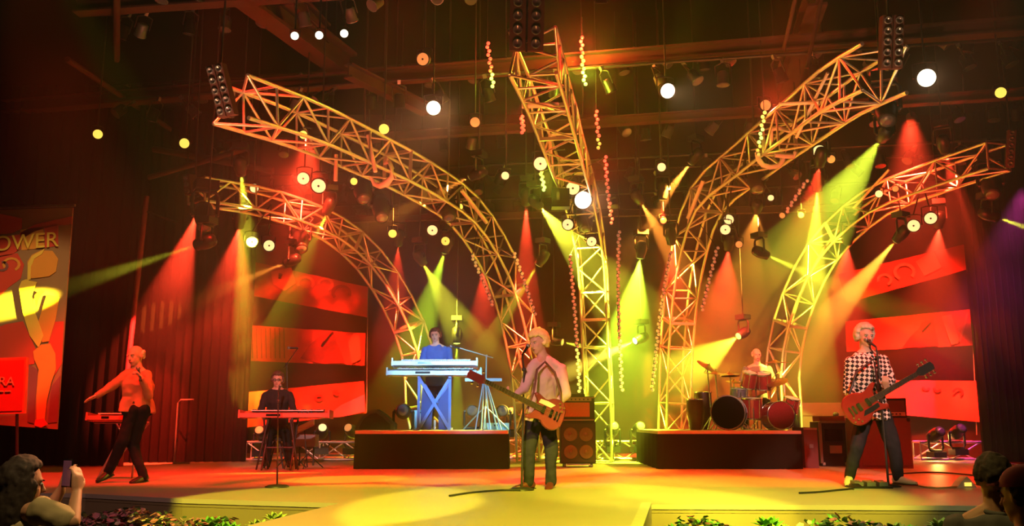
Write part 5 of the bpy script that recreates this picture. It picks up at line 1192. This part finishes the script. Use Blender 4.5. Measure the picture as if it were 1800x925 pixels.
# ------------------------------------------------------------------ guitars
def guitar(label, body_p, head_p, front, mat, bass=False, roll=0.0, name='electric_guitar', sc=1.0):
    X = vn(head_p-body_p); Z = vn(front); Z = vn(Z-X*Z.dot(X)); Y = Z.cross(X)
    Rm = Matrix((X, Y, Z)).transposed(); T = Matrix.Translation(body_p) @ Rm.to_4x4() @ Matrix.Scale(sc, 4)
    t = thing(name, label, 'guitar', body_p)
    o = [(-.22,.0),(-.20,.10),(-.12,.165),(-.02,.155),(.05,.115),(.11,.125),(.19,.155),(.225,.13),(.185,.10),(.15,.055),(.145,-.05),(.18,-.09),(.215,-.12),(.185,-.145),(.10,-.125),(.04,-.12),(-.03,-.165),(-.13,-.17),(-.20,-.11)]
    pts, _ = smoothline([(x, y, 0) for x, y in o]+[(o[0][0], o[0][1], 0)], 46); pts = pts[:-1]
    b = MB(); n = len(pts); vs = []
    for (k, z) in ((.93, -.022), (1.0, -.012), (1.0, .012), (.93, .022)): vs += [T @ Vector((p.x*k, p.y*k, z)) for p in pts]
    b.add(vs, [(i*n+j, i*n+(j+1) % n, (i+1)*n+(j+1) % n, (i+1)*n+j) for i in range(3) for j in range(n)], True); b.add(vs[:n], [tuple(range(n-1, -1, -1))]); b.add(vs[-n:], [tuple(range(n))])
    b.build('body', mat, t)
    bx = lambda nm, c, s, mt, par=t: (lambda q: q.build(nm, mt, par))(MB().prism([T @ Vector((c[0]+sx*s[0]/2, c[1]+sy*s[1]/2, c[2]-s[2]/2)) for sx, sy in ((-1,-1),(1,-1),(1,1),(-1,1))], (T.to_3x3() @ Vector((0, 0, s[2])))))
    NL = .80 if bass else .62; L0 = .10
    MB().prism([T @ Vector(p) for p in ((L0, -.032, .0), (NL, -.024, .0), (NL, .024, .0), (L0, .032, .0))], T.to_3x3() @ Vector((0, 0, .028))).build('neck', 'maple', t)
    nk_ = MB().prism([T @ Vector(p) for p in ((L0-.02, -.031, .028), (NL, -.023, .028), (NL, .023, .028), (L0-.02, .031, .028))], T.to_3x3() @ Vector((0, 0, .006))).build('fretboard', 'rosewood', t)
    f_ = MB()
    for i in range(16):
        x = L0+(NL-L0)*(1-0.945**(16-i))/(1-.945**16)*.98; f_.prism([T @ Vector((x+dx, dy, .034)) for dx, dy in ((0,-.026),(.004,-.026),(.004,.026),(0,.026))], T.to_3x3() @ Vector((0, 0, .002)))
    f_.build('frets', 'chrome', nk_)['kind'] = 'stuff'
    hl = .20 if bass else .17
    MB().prism([T @ Vector(p) for p in ((NL, -.024, .0), (NL+.04, -.045, .0), (NL+hl, -.042, .0), (NL+hl+.012, 0, 0), (NL+hl, .042, .0), (NL+.04, .045, .0), (NL, .024, .0))], T.to_3x3() @ Vector((0, 0, .018))).build('headstock', 'sunburst' if bass else 'black', t)
    for i in range(2 if bass else 3):
        for s in (-1, 1):
            x = NL+.055+i*(.07 if bass else .045)
            q = MB().tube(T @ Vector((x, s*.04, .008)), T @ Vector((x, s*.066, .008)), .005*sc, n=6); q.ell(T @ Vector((x, s*.076, .008)), (.016*sc, .016*sc, .012*sc), n=8, m=5); q.build('tuning_peg', 'chrome', t)
    bx('pickup', (.06, 0, .028), (.035, .085, .016), 'chrome'); bx('pickup', (-.04, 0, .028), (.035, .085, .016), 'chrome'); bx('bridge', (-.10, 0, .028), (.022, .09, .014), 'chrome'); bx('tailpiece', (-.14, 0, .028), (.014, .10, .012), 'chrome')
    MB().prism([T @ Vector(p) for p in ((.14, -.05, .022), (-.02, -.055, .022), (-.06, -.10, .022), (.04, -.105, .022), (.13, -.095, .022))], T.to_3x3() @ Vector((0, 0, .003))).build('pickguard', 'cream_plastic' if bass else 'black', t)
    for (x, y) in ((-.12, -.10), (-.155, -.065), (-.165, -.11), (-.10, -.135)): MB().lathe([(.012, 0), (.011, .014)], T @ Vector((x, y, .022)), Z, 10).build('knob', 'brass', t)
    st = MB()
    for i in range(4 if bass else 6):
        y = -.022+.044*i/(3 if bass else 5); st.tube(T @ Vector((-.14, y*1.3, .038)), T @ Vector((NL+.03, y*.75, .038)), .0018 if bass else .0012, n=4, caps=False)
    st.build('strings', 'chrome', t)['kind'] = 'stuff'
    return t, T
g, T = guitar('sunburst bass guitar slung on the blond singer, neck pointing left', P(961, 724, 10.12), P(846, 668, 9.75), (-0.1, -1, .15), 'sunburst', True, name='bass_guitar', sc=1.05)
MB().path([T @ Vector((-.21, 0, 0)), P(985, 690, 10.30), P(975, 655, 10.28), P(958, 636, 10.30), P(944, 650, 10.22), P(938, 690, 10.15), T @ Vector((.22, .12, 0))], .014, 6).build('strap', 'leather', g)
g, T = guitar('cherry red guitar with pale headstock played by the man in the checked shirt', P(1518, 712, 10.52), P(1618, 654, 10.2), (0.0, -1, .2), 'redwood', sc=1.12)
MB().path([T @ Vector((-.21, 0, 0)), P(1494, 690, 10.62), P(1505, 655, 10.66), P(1535, 632, 10.72), P(1541, 660, 10.64), P(1545, 690, 10.55), T @ Vector((.22, .13, 0))], .015, 6).build('strap', 'black', g)

# ------------------------------------------------------------------ amplifiers and cases
def cabinet(label, px0, px1, pyb, h, dep, mat, name='speaker_cabinet'):
    a = G(px0, pyb); c = G(px1, pyb); a, c = Vector((a.x, a.y, STAGE)), Vector((c.x, a.y, STAGE)); t = thing(name, label, 'speaker', (a+c)/2)
    return t, a, c
t, a, c = cabinet('black bass cabinet with four round speakers right of the blond singer', 986, 1048, 822, .72, .42, 'amp_black')
w = c.x-a.x; cx = (a.x+c.x)/2; y0 = a.y; h = P(1000, 742, y0).z-STAGE
MB().box((cx, y0+.22, STAGE+.06+(h-.06)/2), (w, .42, h-.06)).build('cabinet', 'amp_black', t)
MB().box((cx, y0, STAGE+.06+(h-.06)/2), (w*.92, .02, (h-.06)*.92)).build('grille', 'grille', t)
for sx in (-1, 1):
    for sz in (0, 1):
        MB().lathe([(.115, 0), (.115, .014), (.10, .016), (.04, -.004), (.035, .006), (.001, .008)], (cx+sx*w*.22, y0-.012, STAGE+.06+(h-.06)*(.28+.42*sz)), (0, -1, 0), 20).build('speaker_cone', 'conga', t)
    for yy in (y0+.06, y0+.38): MB().lathe([(.032, -.02), (.032, .02)], (cx+sx*w*.38, yy, STAGE+.032), (1, 0, 0), 12).build('caster', 'grey', t)
MB().box((cx, y0+.05, STAGE+.05), (w*.66, .05, .035)).build('foot_rail', 'white', t)
zt = STAGE+h
t = thing('amplifier_head', 'amplifier head with an orange-red front on the bass cabinet', 'amplifier', (cx, y0+.2, zt)); hh = P(1000, 697, y0).z-zt
MB().box((cx, y0+.2, zt+hh/2), (w*.98, .30, hh)).build('case', 'amp_black', t); MB().box((cx-.015, y0+.046, zt+hh*.48), (w*.74, .012, hh*.56)).build('front_panel', 'amp_red', t); MB().box((cx, y0+.044, zt+hh*.88), (w*.8, .012, .05)).build('control_strip', 'case_frame', t)
MB().tube((cx-w*.47, y0+.048, zt+.03), (cx+w*.47, y0+.048, zt+.03), .01).tube((cx-w*.47, y0+.048, zt+hh-.02), (cx+w*.47, y0+.048, zt+hh-.02), .01).build('piping', 'case_frame', t)
for k in range(6): MB().lathe([(.014, 0), (.012, .02)], (cx-w*.3+k*w*.12, y0+.036, zt+hh*.88), (0, -1, 0), 8).build('knob', 'black', t)
t = thing('bottle_tray', 'small clutter tray lying on top of the amplifier head', 'tray', (cx, y0+.2, zt+hh)); MB().box((cx-.05, y0+.18, zt+hh+.02), (w*.6, .2, .04)).build('tray', 'pipe', t); MB().lathe([(.03, 0), (.03, .07), (.012, .1)], (cx+.1, y0+.18, zt+hh+.04), (0, 0, 1), 10).build('cup', 'grey', t)
# wine-red cabinet behind the guitarist
def block(name, label, cat, px0, px1, pyb, pyt, dep, mat, D=None, parts=()):
    a = G(px0, pyb); c = G(px1, pyb); y = a.y; x0, x1 = a.x, P(px1, pyb, y).x; z1 = P(px0, pyt, y).z
    t = thing(name, label, cat, ((x0+x1)/2, y, STAGE)); MB().box(((x0+x1)/2, y+dep/2, (STAGE+z1)/2), (x1-x0, dep, z1-STAGE)).build('case', mat, t)
    return t, x0, x1, y, z1
t, x0, x1, y, z1 = block('speaker_cabinet', 'big wine-red cabinet behind the legs of the checked-shirt guitarist', 'speaker', 1512, 1606, 824, 735, .5, 'amp_wine')
MB().box(((x0+x1)/2, y-.006, (STAGE+z1)/2), ((x1-x0)*.9, .012, (z1-STAGE)*.88)).build('grille', 'amp_wine', t)
for s in (x0+.03, x1-.03): MB().box((s, y-.004, z1-.03), (.05, .02, .05)).build('corner', 'black', t)
t = thing('amplifier_head', 'amplifier head on the wine-red cabinet', 'amplifier', (x1-.22, y, z1)); hz = P(1590, 700, y).z-z1
MB().box((x1-.27, y+.2, z1+hz/2), (.50, .3, hz)).build('case', 'amp_black', t); MB().box((x1-.27, y+.045, z1+hz*.6), (.44, .012, hz*.55)).build('front_panel', 'amp_wine', t); MB().box((x1-.27, y+.044, z1+hz*.2), (.44, .012, hz*.2)).build('control_strip', 'cream_plastic', t)
for k in range(6): MB().lathe([(.012, 0), (.01, .02)], (x1-.44+k*.06, y+.036, z1+hz*.2), (0, -1, 0), 8).build('knob', 'black', t)
# open rack with a pale frame left of the guitarist
t, x0, x1, y, z1 = block('equipment_rack', 'black rack case with a pale frame between drum riser and guitarist', 'rack', 1445, 1492, 820, 742, .5, 'amp_black')
z0 = STAGE+.05
for (p_, q_) in (((x0, z0), (x0, z1)), ((x1, z0), (x1, z1)), ((x0, z1), (x1, z1))): MB().bar((p_[0], y-.01, p_[1]), (q_[0], y-.01, q_[1]), .04, .04, (0, 1, 0)).build('frame_bar', 'case_frame', t)
MB().box(((x0+x1)/2+.02, y-.015, STAGE+.28), (.2, .02, .13)).build('module', 'case_frame', t); MB().box(((x0+x1)/2, y-.012, STAGE+.52), (.3, .015, .2)).build('panel', 'blackgloss', t)
for xx in (x0+.04, x1-.04): MB().lathe([(.04, -.02), (.04, .02)], (xx, y+.03, STAGE+.04), (1, 0, 0), 12).build('caster', 'white', t)
t = thing('equipment_tray', 'red flat unit with a pale ball lying on the rack case', 'box', (x0+.2, y+.2, z1)); MB().box(((x0+x1)/2, y+.2, z1+.05), (x1-x0-.02, .34, .09)).build('case', 'amp_red', t); MB().ell((x1-.12, y+.12, z1+.13), (.05, .05, .04)).build('ball', 'white', t)
t, x0, x1, y, z1 = block('riser_side', 'right side of the drum riser, its red light put into the colour', 'case', 1416, 1440, 823, 752, .6, 'amp_wine')  # the riser's red-lit side as a block, light put into its colour
MB().box(((x0+x1)/2, y-.006, z1-.02), (x1-x0, .012, .03)).build('top_edge', 'case_frame', t); MB().box(((x0+x1)/2, y-.012, STAGE+.35), (.06, .02, .06)).build('latch', 'grey', t)  # top edge and latch are added detail
# pedals, cables, floor bits
t = thing('pedal_board', 'row of effect pedals at the feet of the checked-shirt guitarist', 'pedals', G(1528, 858)); q = G(1528, 858)
MB().box(q+Vector((0, 0, .012)), (.46, .22, .024)).build('board', 'black', t)
for k in range(3): 
    e = MB().box(q+Vector((-.14+k*.14, 0, .05)), (.10, .15, .05), Matrix.Rotation(.12, 3, 'X')).build('pedal', 'grey', t); MB().lathe([(.012, 0), (.012, .015)], q+Vector((-.14+k*.14, -.04, .072)), (0, 0, 1), 8).build('switch', 'chrome', e)
t = thing('volume_pedal', 'small black pedal in front of the pedal row', 'pedal', G(1506, 861)); q = G(1506, 861); MB().box(q+Vector((0, 0, .03)), (.09, .12, .04), Matrix.Rotation(.25, 3, 'X')).build('treadle', 'black', t); MB().box(q+Vector((0, 0, .008)), (.11, .14, .016)).build('base', 'grey', t)
for (pts, lab, mt) in (([(1500, 861), (1470, 864), (1440, 867), (1405, 869)], 'black cable trailing left from the pedals across the yellow light', 'cable_black'),
                       ([(1600, 852), (1640, 860), (1680, 858), (1712, 852), (1760, 860)], 'pale cable curving over the red deck towards the right edge', 'cable'),
                       ([(1560, 836), (1640, 832), (1720, 838), (1800, 846)], 'thin dark cable across the deck behind the pale cable', 'cable_black'),
                       ([(790, 874), (830, 868), (880, 864), (915, 864)], 'dark cable lying at the feet of the blond singer', 'cable_black')):
    pp, _ = smoothline([G(*q)+Vector((0, 0, .012)) for q in pts], 24); o = MB().path(pp, .011, 6).build('cable', mt); tag1(o, lab, 'cable')
q = G(1702, 858); t = thing('small_monitor', 'small pale wedge monitor on the deck near the right spectators', 'light', q)
MB().prism([q+Vector((-.13, 0, 0)), q+Vector((.10, 0, 0)), q+Vector((.06, 0, .06)), q+Vector((0, 0, .13)), q+Vector((-.07, 0, .07))], (0, .16, 0)).build('housing', 'cream_plastic', t); MB().box(q+Vector((0, -.004, .04)), (.08, .008, .04)).build('lens', 'lens_yellow', t)  # the glowing lens is added; the wedge is a monitor, no lamp

# ------------------------------------------------------------------ drums
def drum(label, c, d, r, L, mat='drum_red', head='drum_head', name='tom_drum', legs=0, legz=None):
    c = Vector(c); d = vn(d); t = thing(name, label, 'drum', c)
    MB().lathe([(r, -L/2), (r, L/2)], c, d, 24).build('shell', mat, t)
    for s in (-1, 1):
        MB().lathe([(r*1.0, -.012), (r*1.05, -.012), (r*1.05, .012), (r*.97, .012), (r*.97, -.012), (r, -.012)], c+d*s*L/2, d, 24, False).build('hoop', 'chrome' if mat == 'drum_red' else 'grey', t)
        MB().lathe([(r*.98, 0), (r*.6, .003), (.001, .004)], c+d*s*(L/2+.004), d*s, 24).build('head', head, t)
    sd, u, _ = frame(d)
    for k in range(6):
        a = k*1.047; o_ = (sd*math.cos(a)+u*math.sin(a))*r*1.03; MB().tube(c+o_-d*L*.48, c+o_+d*L*.48, .008, n=6).build('lug', 'chrome', t)
    for k in range(legs):
        a = k*2.094+.4; p0 = c+Vector((math.cos(a)*r*1.05, math.sin(a)*r*1.05, 0)); MB().tube(p0, Vector((p0.x, p0.y, RZ+.01)), .01).build('leg', 'chrome', t)
    return t
q = P(1281, 716, 15.3); q.z = RZ+.29; drum('large bass drum with a black front at the left of the drummer', q, (-.35, -1, 0.02), .28, .36, 'drum_black', 'drum_black', 'bass_drum', 0)
for s in (-1, 1): pass
q = P(1366, 726, 15.4); q.z = RZ+.24; drum('red bass drum low in front of the drummer at right', q, (.1, -1, .05), .235, .34, 'drum_red', 'drum_red', 'bass_drum')
drum('left one of the two red rack toms under the drummer', P(1317, 668, 15.8), (.1, -.35, 1), .13, .26, legs=1)
drum('right one of the two red rack toms under the drummer', P(1342, 670, 15.75), (-.1, -.35, 1), .13, .26, legs=1)
drum('red floor tom left of the red bass drum', P(1322, 718, 15.6), (0, -.1, 1), .17, .34, name='floor_tom', legs=3)
drum('snare drum just left of the floor toms', P(1300, 690, 15.9), (0, -.15, 1), .16, .13, 'grey', name='snare_drum', legs=3)
drum('small red tom at the right end of the kit', P(1390, 712, 15.9), (.2, -.3, 1), .14, .24, legs=3)
def cymbal(label, px, py, D, r, tilt, name='cymbal_stand', two=False):
    c = P(px, py, D); n_ = vn((tilt[0], tilt[1], 1)); base = Vector((c.x+.05, c.y+.06, RZ)); t = thing(name, label, 'cymbal', base)
    for k in range(2 if two else 1):
        MB().lathe([(r, 0), (r*.5, .012), (r*.2, .022), (r*.14, .045), (.012, .055), (.012, .050), (r*.14, .038), (r*.5, .006), (r, -.004)], c-n_*.03*k, n_ if not k else n_, 28).build('cymbal', 'brass', t)
    MB().tube(c-n_*.12, c+n_*.08, .006).tube(base+Vector((0, 0, .2)), c-n_*.02, .011).build('pole', 'chrome', t)
    for k in range(3):
        a = k*2.094; MB().tube(base+Vector((0, 0, .25)), base+Vector((math.cos(a)*.24, math.sin(a)*.24, .008)), .01).build('leg', 'chrome', t)
cymbal('cymbal tilted steeply at the upper left of the drum kit', 1244, 645, 15.6, .21, (.55, -.45))
cymbal('flat cymbal left of the hi-hat, edge on', 1258, 657, 15.4, .20, (.05, -.12))
cymbal('pair of hi-hat cymbals at the left of the toms', 1283, 658, 15.7, .18, (-.05, -.15), 'hi_hat', True)
cymbal('small cymbal low beside the snare drum', 1290, 672, 15.9, .15, (.1, -.2))
cymbal('long flat cymbal in front of the drummer at shoulder height', 1362, 638, 15.7, .26, (-.03, -.06))
cymbal('cymbal tilted at the lower right of the red toms', 1366, 672, 15.6, .19, (-.35, -.35))
for (x, y, r, h, lab) in ((1236, 716, .15, .66, 'tall dark conga drum at the left end of the drum riser'), (1222, 722, .14, .52, 'shorter dark conga drum at the left end of the drum riser')):
    c = P(x, y, 16.0 if r > .145 else 15.4); t = thing('conga_drum', lab, 'drum', (c.x, c.y, RZ)); b_ = Vector((c.x, c.y, RZ))
    MB().lathe([(r*.65, 0), (r*.95, h*.35), (r*1.1, h*.62), (r, h)], b_, (0, 0, 1), 22).build('shell', 'conga', t); MB().lathe([(r*1.05, 0), (r*1.05, .03), (r*.99, .03), (r*.99, 0)], b_+Vector((0, 0, h-.02)), (0, 0, 1), 22, False).build('hoop', 'chrome', t); MB().lathe([(r, 0), (.001, .004)], b_+Vector((0, 0, h+.01)), (0, 0, 1), 22).build('head', 'drum_head', t)
t = thing('drum_stool', 'round stool under the bald drummer', 'stool', Vector((P(1332, 712, 16.75).x, 16.75, RZ))); sx = t.location.x; zs = P(1332, 716, 16.75).z
MB().lathe([(.16, 0), (.17, .03), (.15, .07)], (sx, 16.75, zs-.06), (0, 0, 1), 18).build('seat', 'amp_black', t); MB().tube((sx, 16.75, RZ+.15), (sx, 16.75, zs-.05), .02).build('pole', 'chrome', t)
for k in range(3): a = k*2.094; MB().tube((sx, 16.75, RZ+.2), (sx+.22*math.cos(a), 16.75+.22*math.sin(a), RZ+.01), .012).build('leg', 'chrome', t)
t = thing('plexi_screen', 'dark low screen on the right end of the drum riser', 'screen', (P(1396, 720, 16.6).x, 16.6, RZ)); MB().box((P(1398, 720, 16.6).x-.05, 16.6, RZ+.25), (.26, .03, .46)).build('panel', 'blackgloss', t)
for s in (-1, 1): MB().box((P(1398, 720, 16.6).x-.05+s*.11, 16.6, RZ+.015), (.03, .2, .03)).build('foot', 'grey', t)
# black backstage rack wall right of the drum riser
t = thing('equipment_stack', 'dim stack of black gear behind the rack case and the drum riser', 'gear', Vector((P(1440, 700, 17.4).x, 18.3, STAGE)))
x = P(1440, 700, 17.6).x
for k, (w_, z0, z1_) in enumerate(((1.0, 0, .5), (.9, .5, .85), (.95, .85, 1.12))): MB().box((x+.25, 18.3, STAGE+(z0+z1_)/2), (w_, .5, z1_-z0-.015)).build('case', 'amp_black', t)

# ------------------------------------------------------------------ planting in front of the stage
def planter(name, pts, z):
    b = MB(); b.prism([(p[0], p[1], z) for p in pts], (0, 0, -z)); return struct(b.build(name, 'soil'))
planter('planter_1', [(-6.6, 7.2), (-2.35, 7.2), (-1.95, 8.35), (-6.6, 9.55)], .80)
planter('planter_2', [(1.32, 7.0), (5.9, 7.0), (5.9, 8.2), (1.48, 8.3)], .80)
rnd = random.Random(11)
def leafy(label, px, py, D, n, L, mat, nm='leafy_plant', group=None):
    c = P(px, py, D); base = Vector((c.x, c.y, .80)); t = thing(nm, label, 'plant', base, group); b = MB(); st = MB()
    for i in range(n):
        a = i*2.4; e = .25+.95*((i+.5)/n); ro = L*(.25+.75*math.sin(e)); p0 = Vector((c.x, c.y, c.z-.12))+Vector((math.cos(a), math.sin(a), 0))*ro*.25; d = Vector((math.cos(a)*math.sin(e), math.sin(a)*math.sin(e), math.cos(e)*.9)); sd = vn(d.cross(Vector((0, 0, 1)))); u = sd.cross(d)
        w = L*.20; pts = [p0, p0+d*L*.3+sd*w, p0+d*L*.65+sd*w*.8+u*-.01, p0+d*L-Vector((0, 0, L*.15)), p0+d*L*.65-sd*w*.8, p0+d*L*.3-sd*w, p0+d*L*.5+Vector((0, 0, .012))]
        m = MB(); m.add(pts, [(0, 1, 6), (1, 2, 6), (2, 3, 6), (3, 4, 6), (4, 5, 6), (5, 0, 6)]); m.build('leaf', mat, t)
    st.tube(base, (c.x, c.y, c.z-.1), .012, .008).build('stem', 'leaf_dark', t); return t
PL = [(372,906,8.0,22,.16,'leaf','bright green leafy plant left of the runway, taller one'),(400,914,7.9,20,.15,'leaf','bright green leafy plant close beside the runway edge, lower one'),(455,905,8.1,16,.12,'leaf_pale','pale green plant under the yellow-lit lip left of the runway'),(485,892,8.3,16,.12,'leaf_pale','small pale plant highest against the left fascia'),
      (1188,912,7.9,18,.12,'leaf','green plant nearest the right side of the runway'),(1235,906,7.9,18,.13,'leaf','green plant second from the runway on the right'),(1262,912,7.8,16,.12,'leaf','low green plant third from the runway on the right'),(1350,904,7.9,22,.15,'leaf','tall bright plant fourth from the runway on the right'),(1368,914,7.7,18,.13,'leaf_pale','pale plant right in front of the tall bright plant'),
      (1447,912,7.8,20,.14,'leaf','green plant alone in the middle of the right planter'),(1530,916,7.7,16,.11,'leaf_pale','small pale plant right of the middle of the right planter'),(1572,910,7.7,18,.12,'leaf_pale','pale plant left of the three plants by the grey-shirted man'),(1600,915,7.6,16,.12,'leaf_pale','low pale plant, middle of the three by the grey-shirted man'),(1655,905,7.7,20,.14,'leaf_pale','tall pale plant against the shoulder of the grey-shirted man')]
for (x, y, D, n, L, mt, lab) in PL: leafy(lab, x, y, D, n, L, mt)
def mass(name, label, cat, x0, x1, yf, zf, n, r, mats):
    t = thing(name, label, cat, ((x0+x1)/2, yf((x0+x1)/2), .8)); bins = [MB() for _ in mats]
    for i in range(n):
        x = rnd.uniform(x0, x1); y = yf(x)+rnd.uniform(-.45, .25); z = rnd.uniform(.80, zf-.05)+.05*math.sin(x*5)+(.03 if y < 8 else 0); m = rnd.choice(range(len(mats)))
        c = Vector((x, y, z)); R = Matrix.Rotation(rnd.uniform(0, 6), 3, 'Z') @ Matrix.Rotation(rnd.uniform(-1, 1), 3, 'X'); s = r*rnd.uniform(.7, 1.3)
        pts = [c+R @ Vector((math.cos(k*1.2566)*s, math.sin(k*1.2566)*s, .35*s)) for k in range(5)]+[c]; bins[m].add(pts, [(k, (k+1) % 5, 5) for k in range(5)])
    for b, m in zip(bins, mats): b.build({'petal': 'blossoms', 'petal_pale': 'pale_blossoms', 'leaf_dark': 'foliage', 'leaf': 'green_foliage'}[m], m, t)['kind'] = 'stuff'
    t['kind'] = 'stuff'; return t
mass('flower_bed', 'bed of mauve and pale blossoms over dark leaves left of the runway', 'flowers', -6.2, -2.5, lambda x: 8.1-.28*(x+2.3), 1.07, 2600, .032, ['petal', 'petal_pale', 'leaf_dark', 'leaf_dark', 'petal'])
mass('flower_bed', 'dark leafy bed with small pale blossoms right of the runway', 'flowers', 1.4, 5.4, lambda x: 7.75, 1.02, 2200, .030, ['leaf_dark', 'leaf_dark', 'leaf', 'petal_pale', 'petal'])
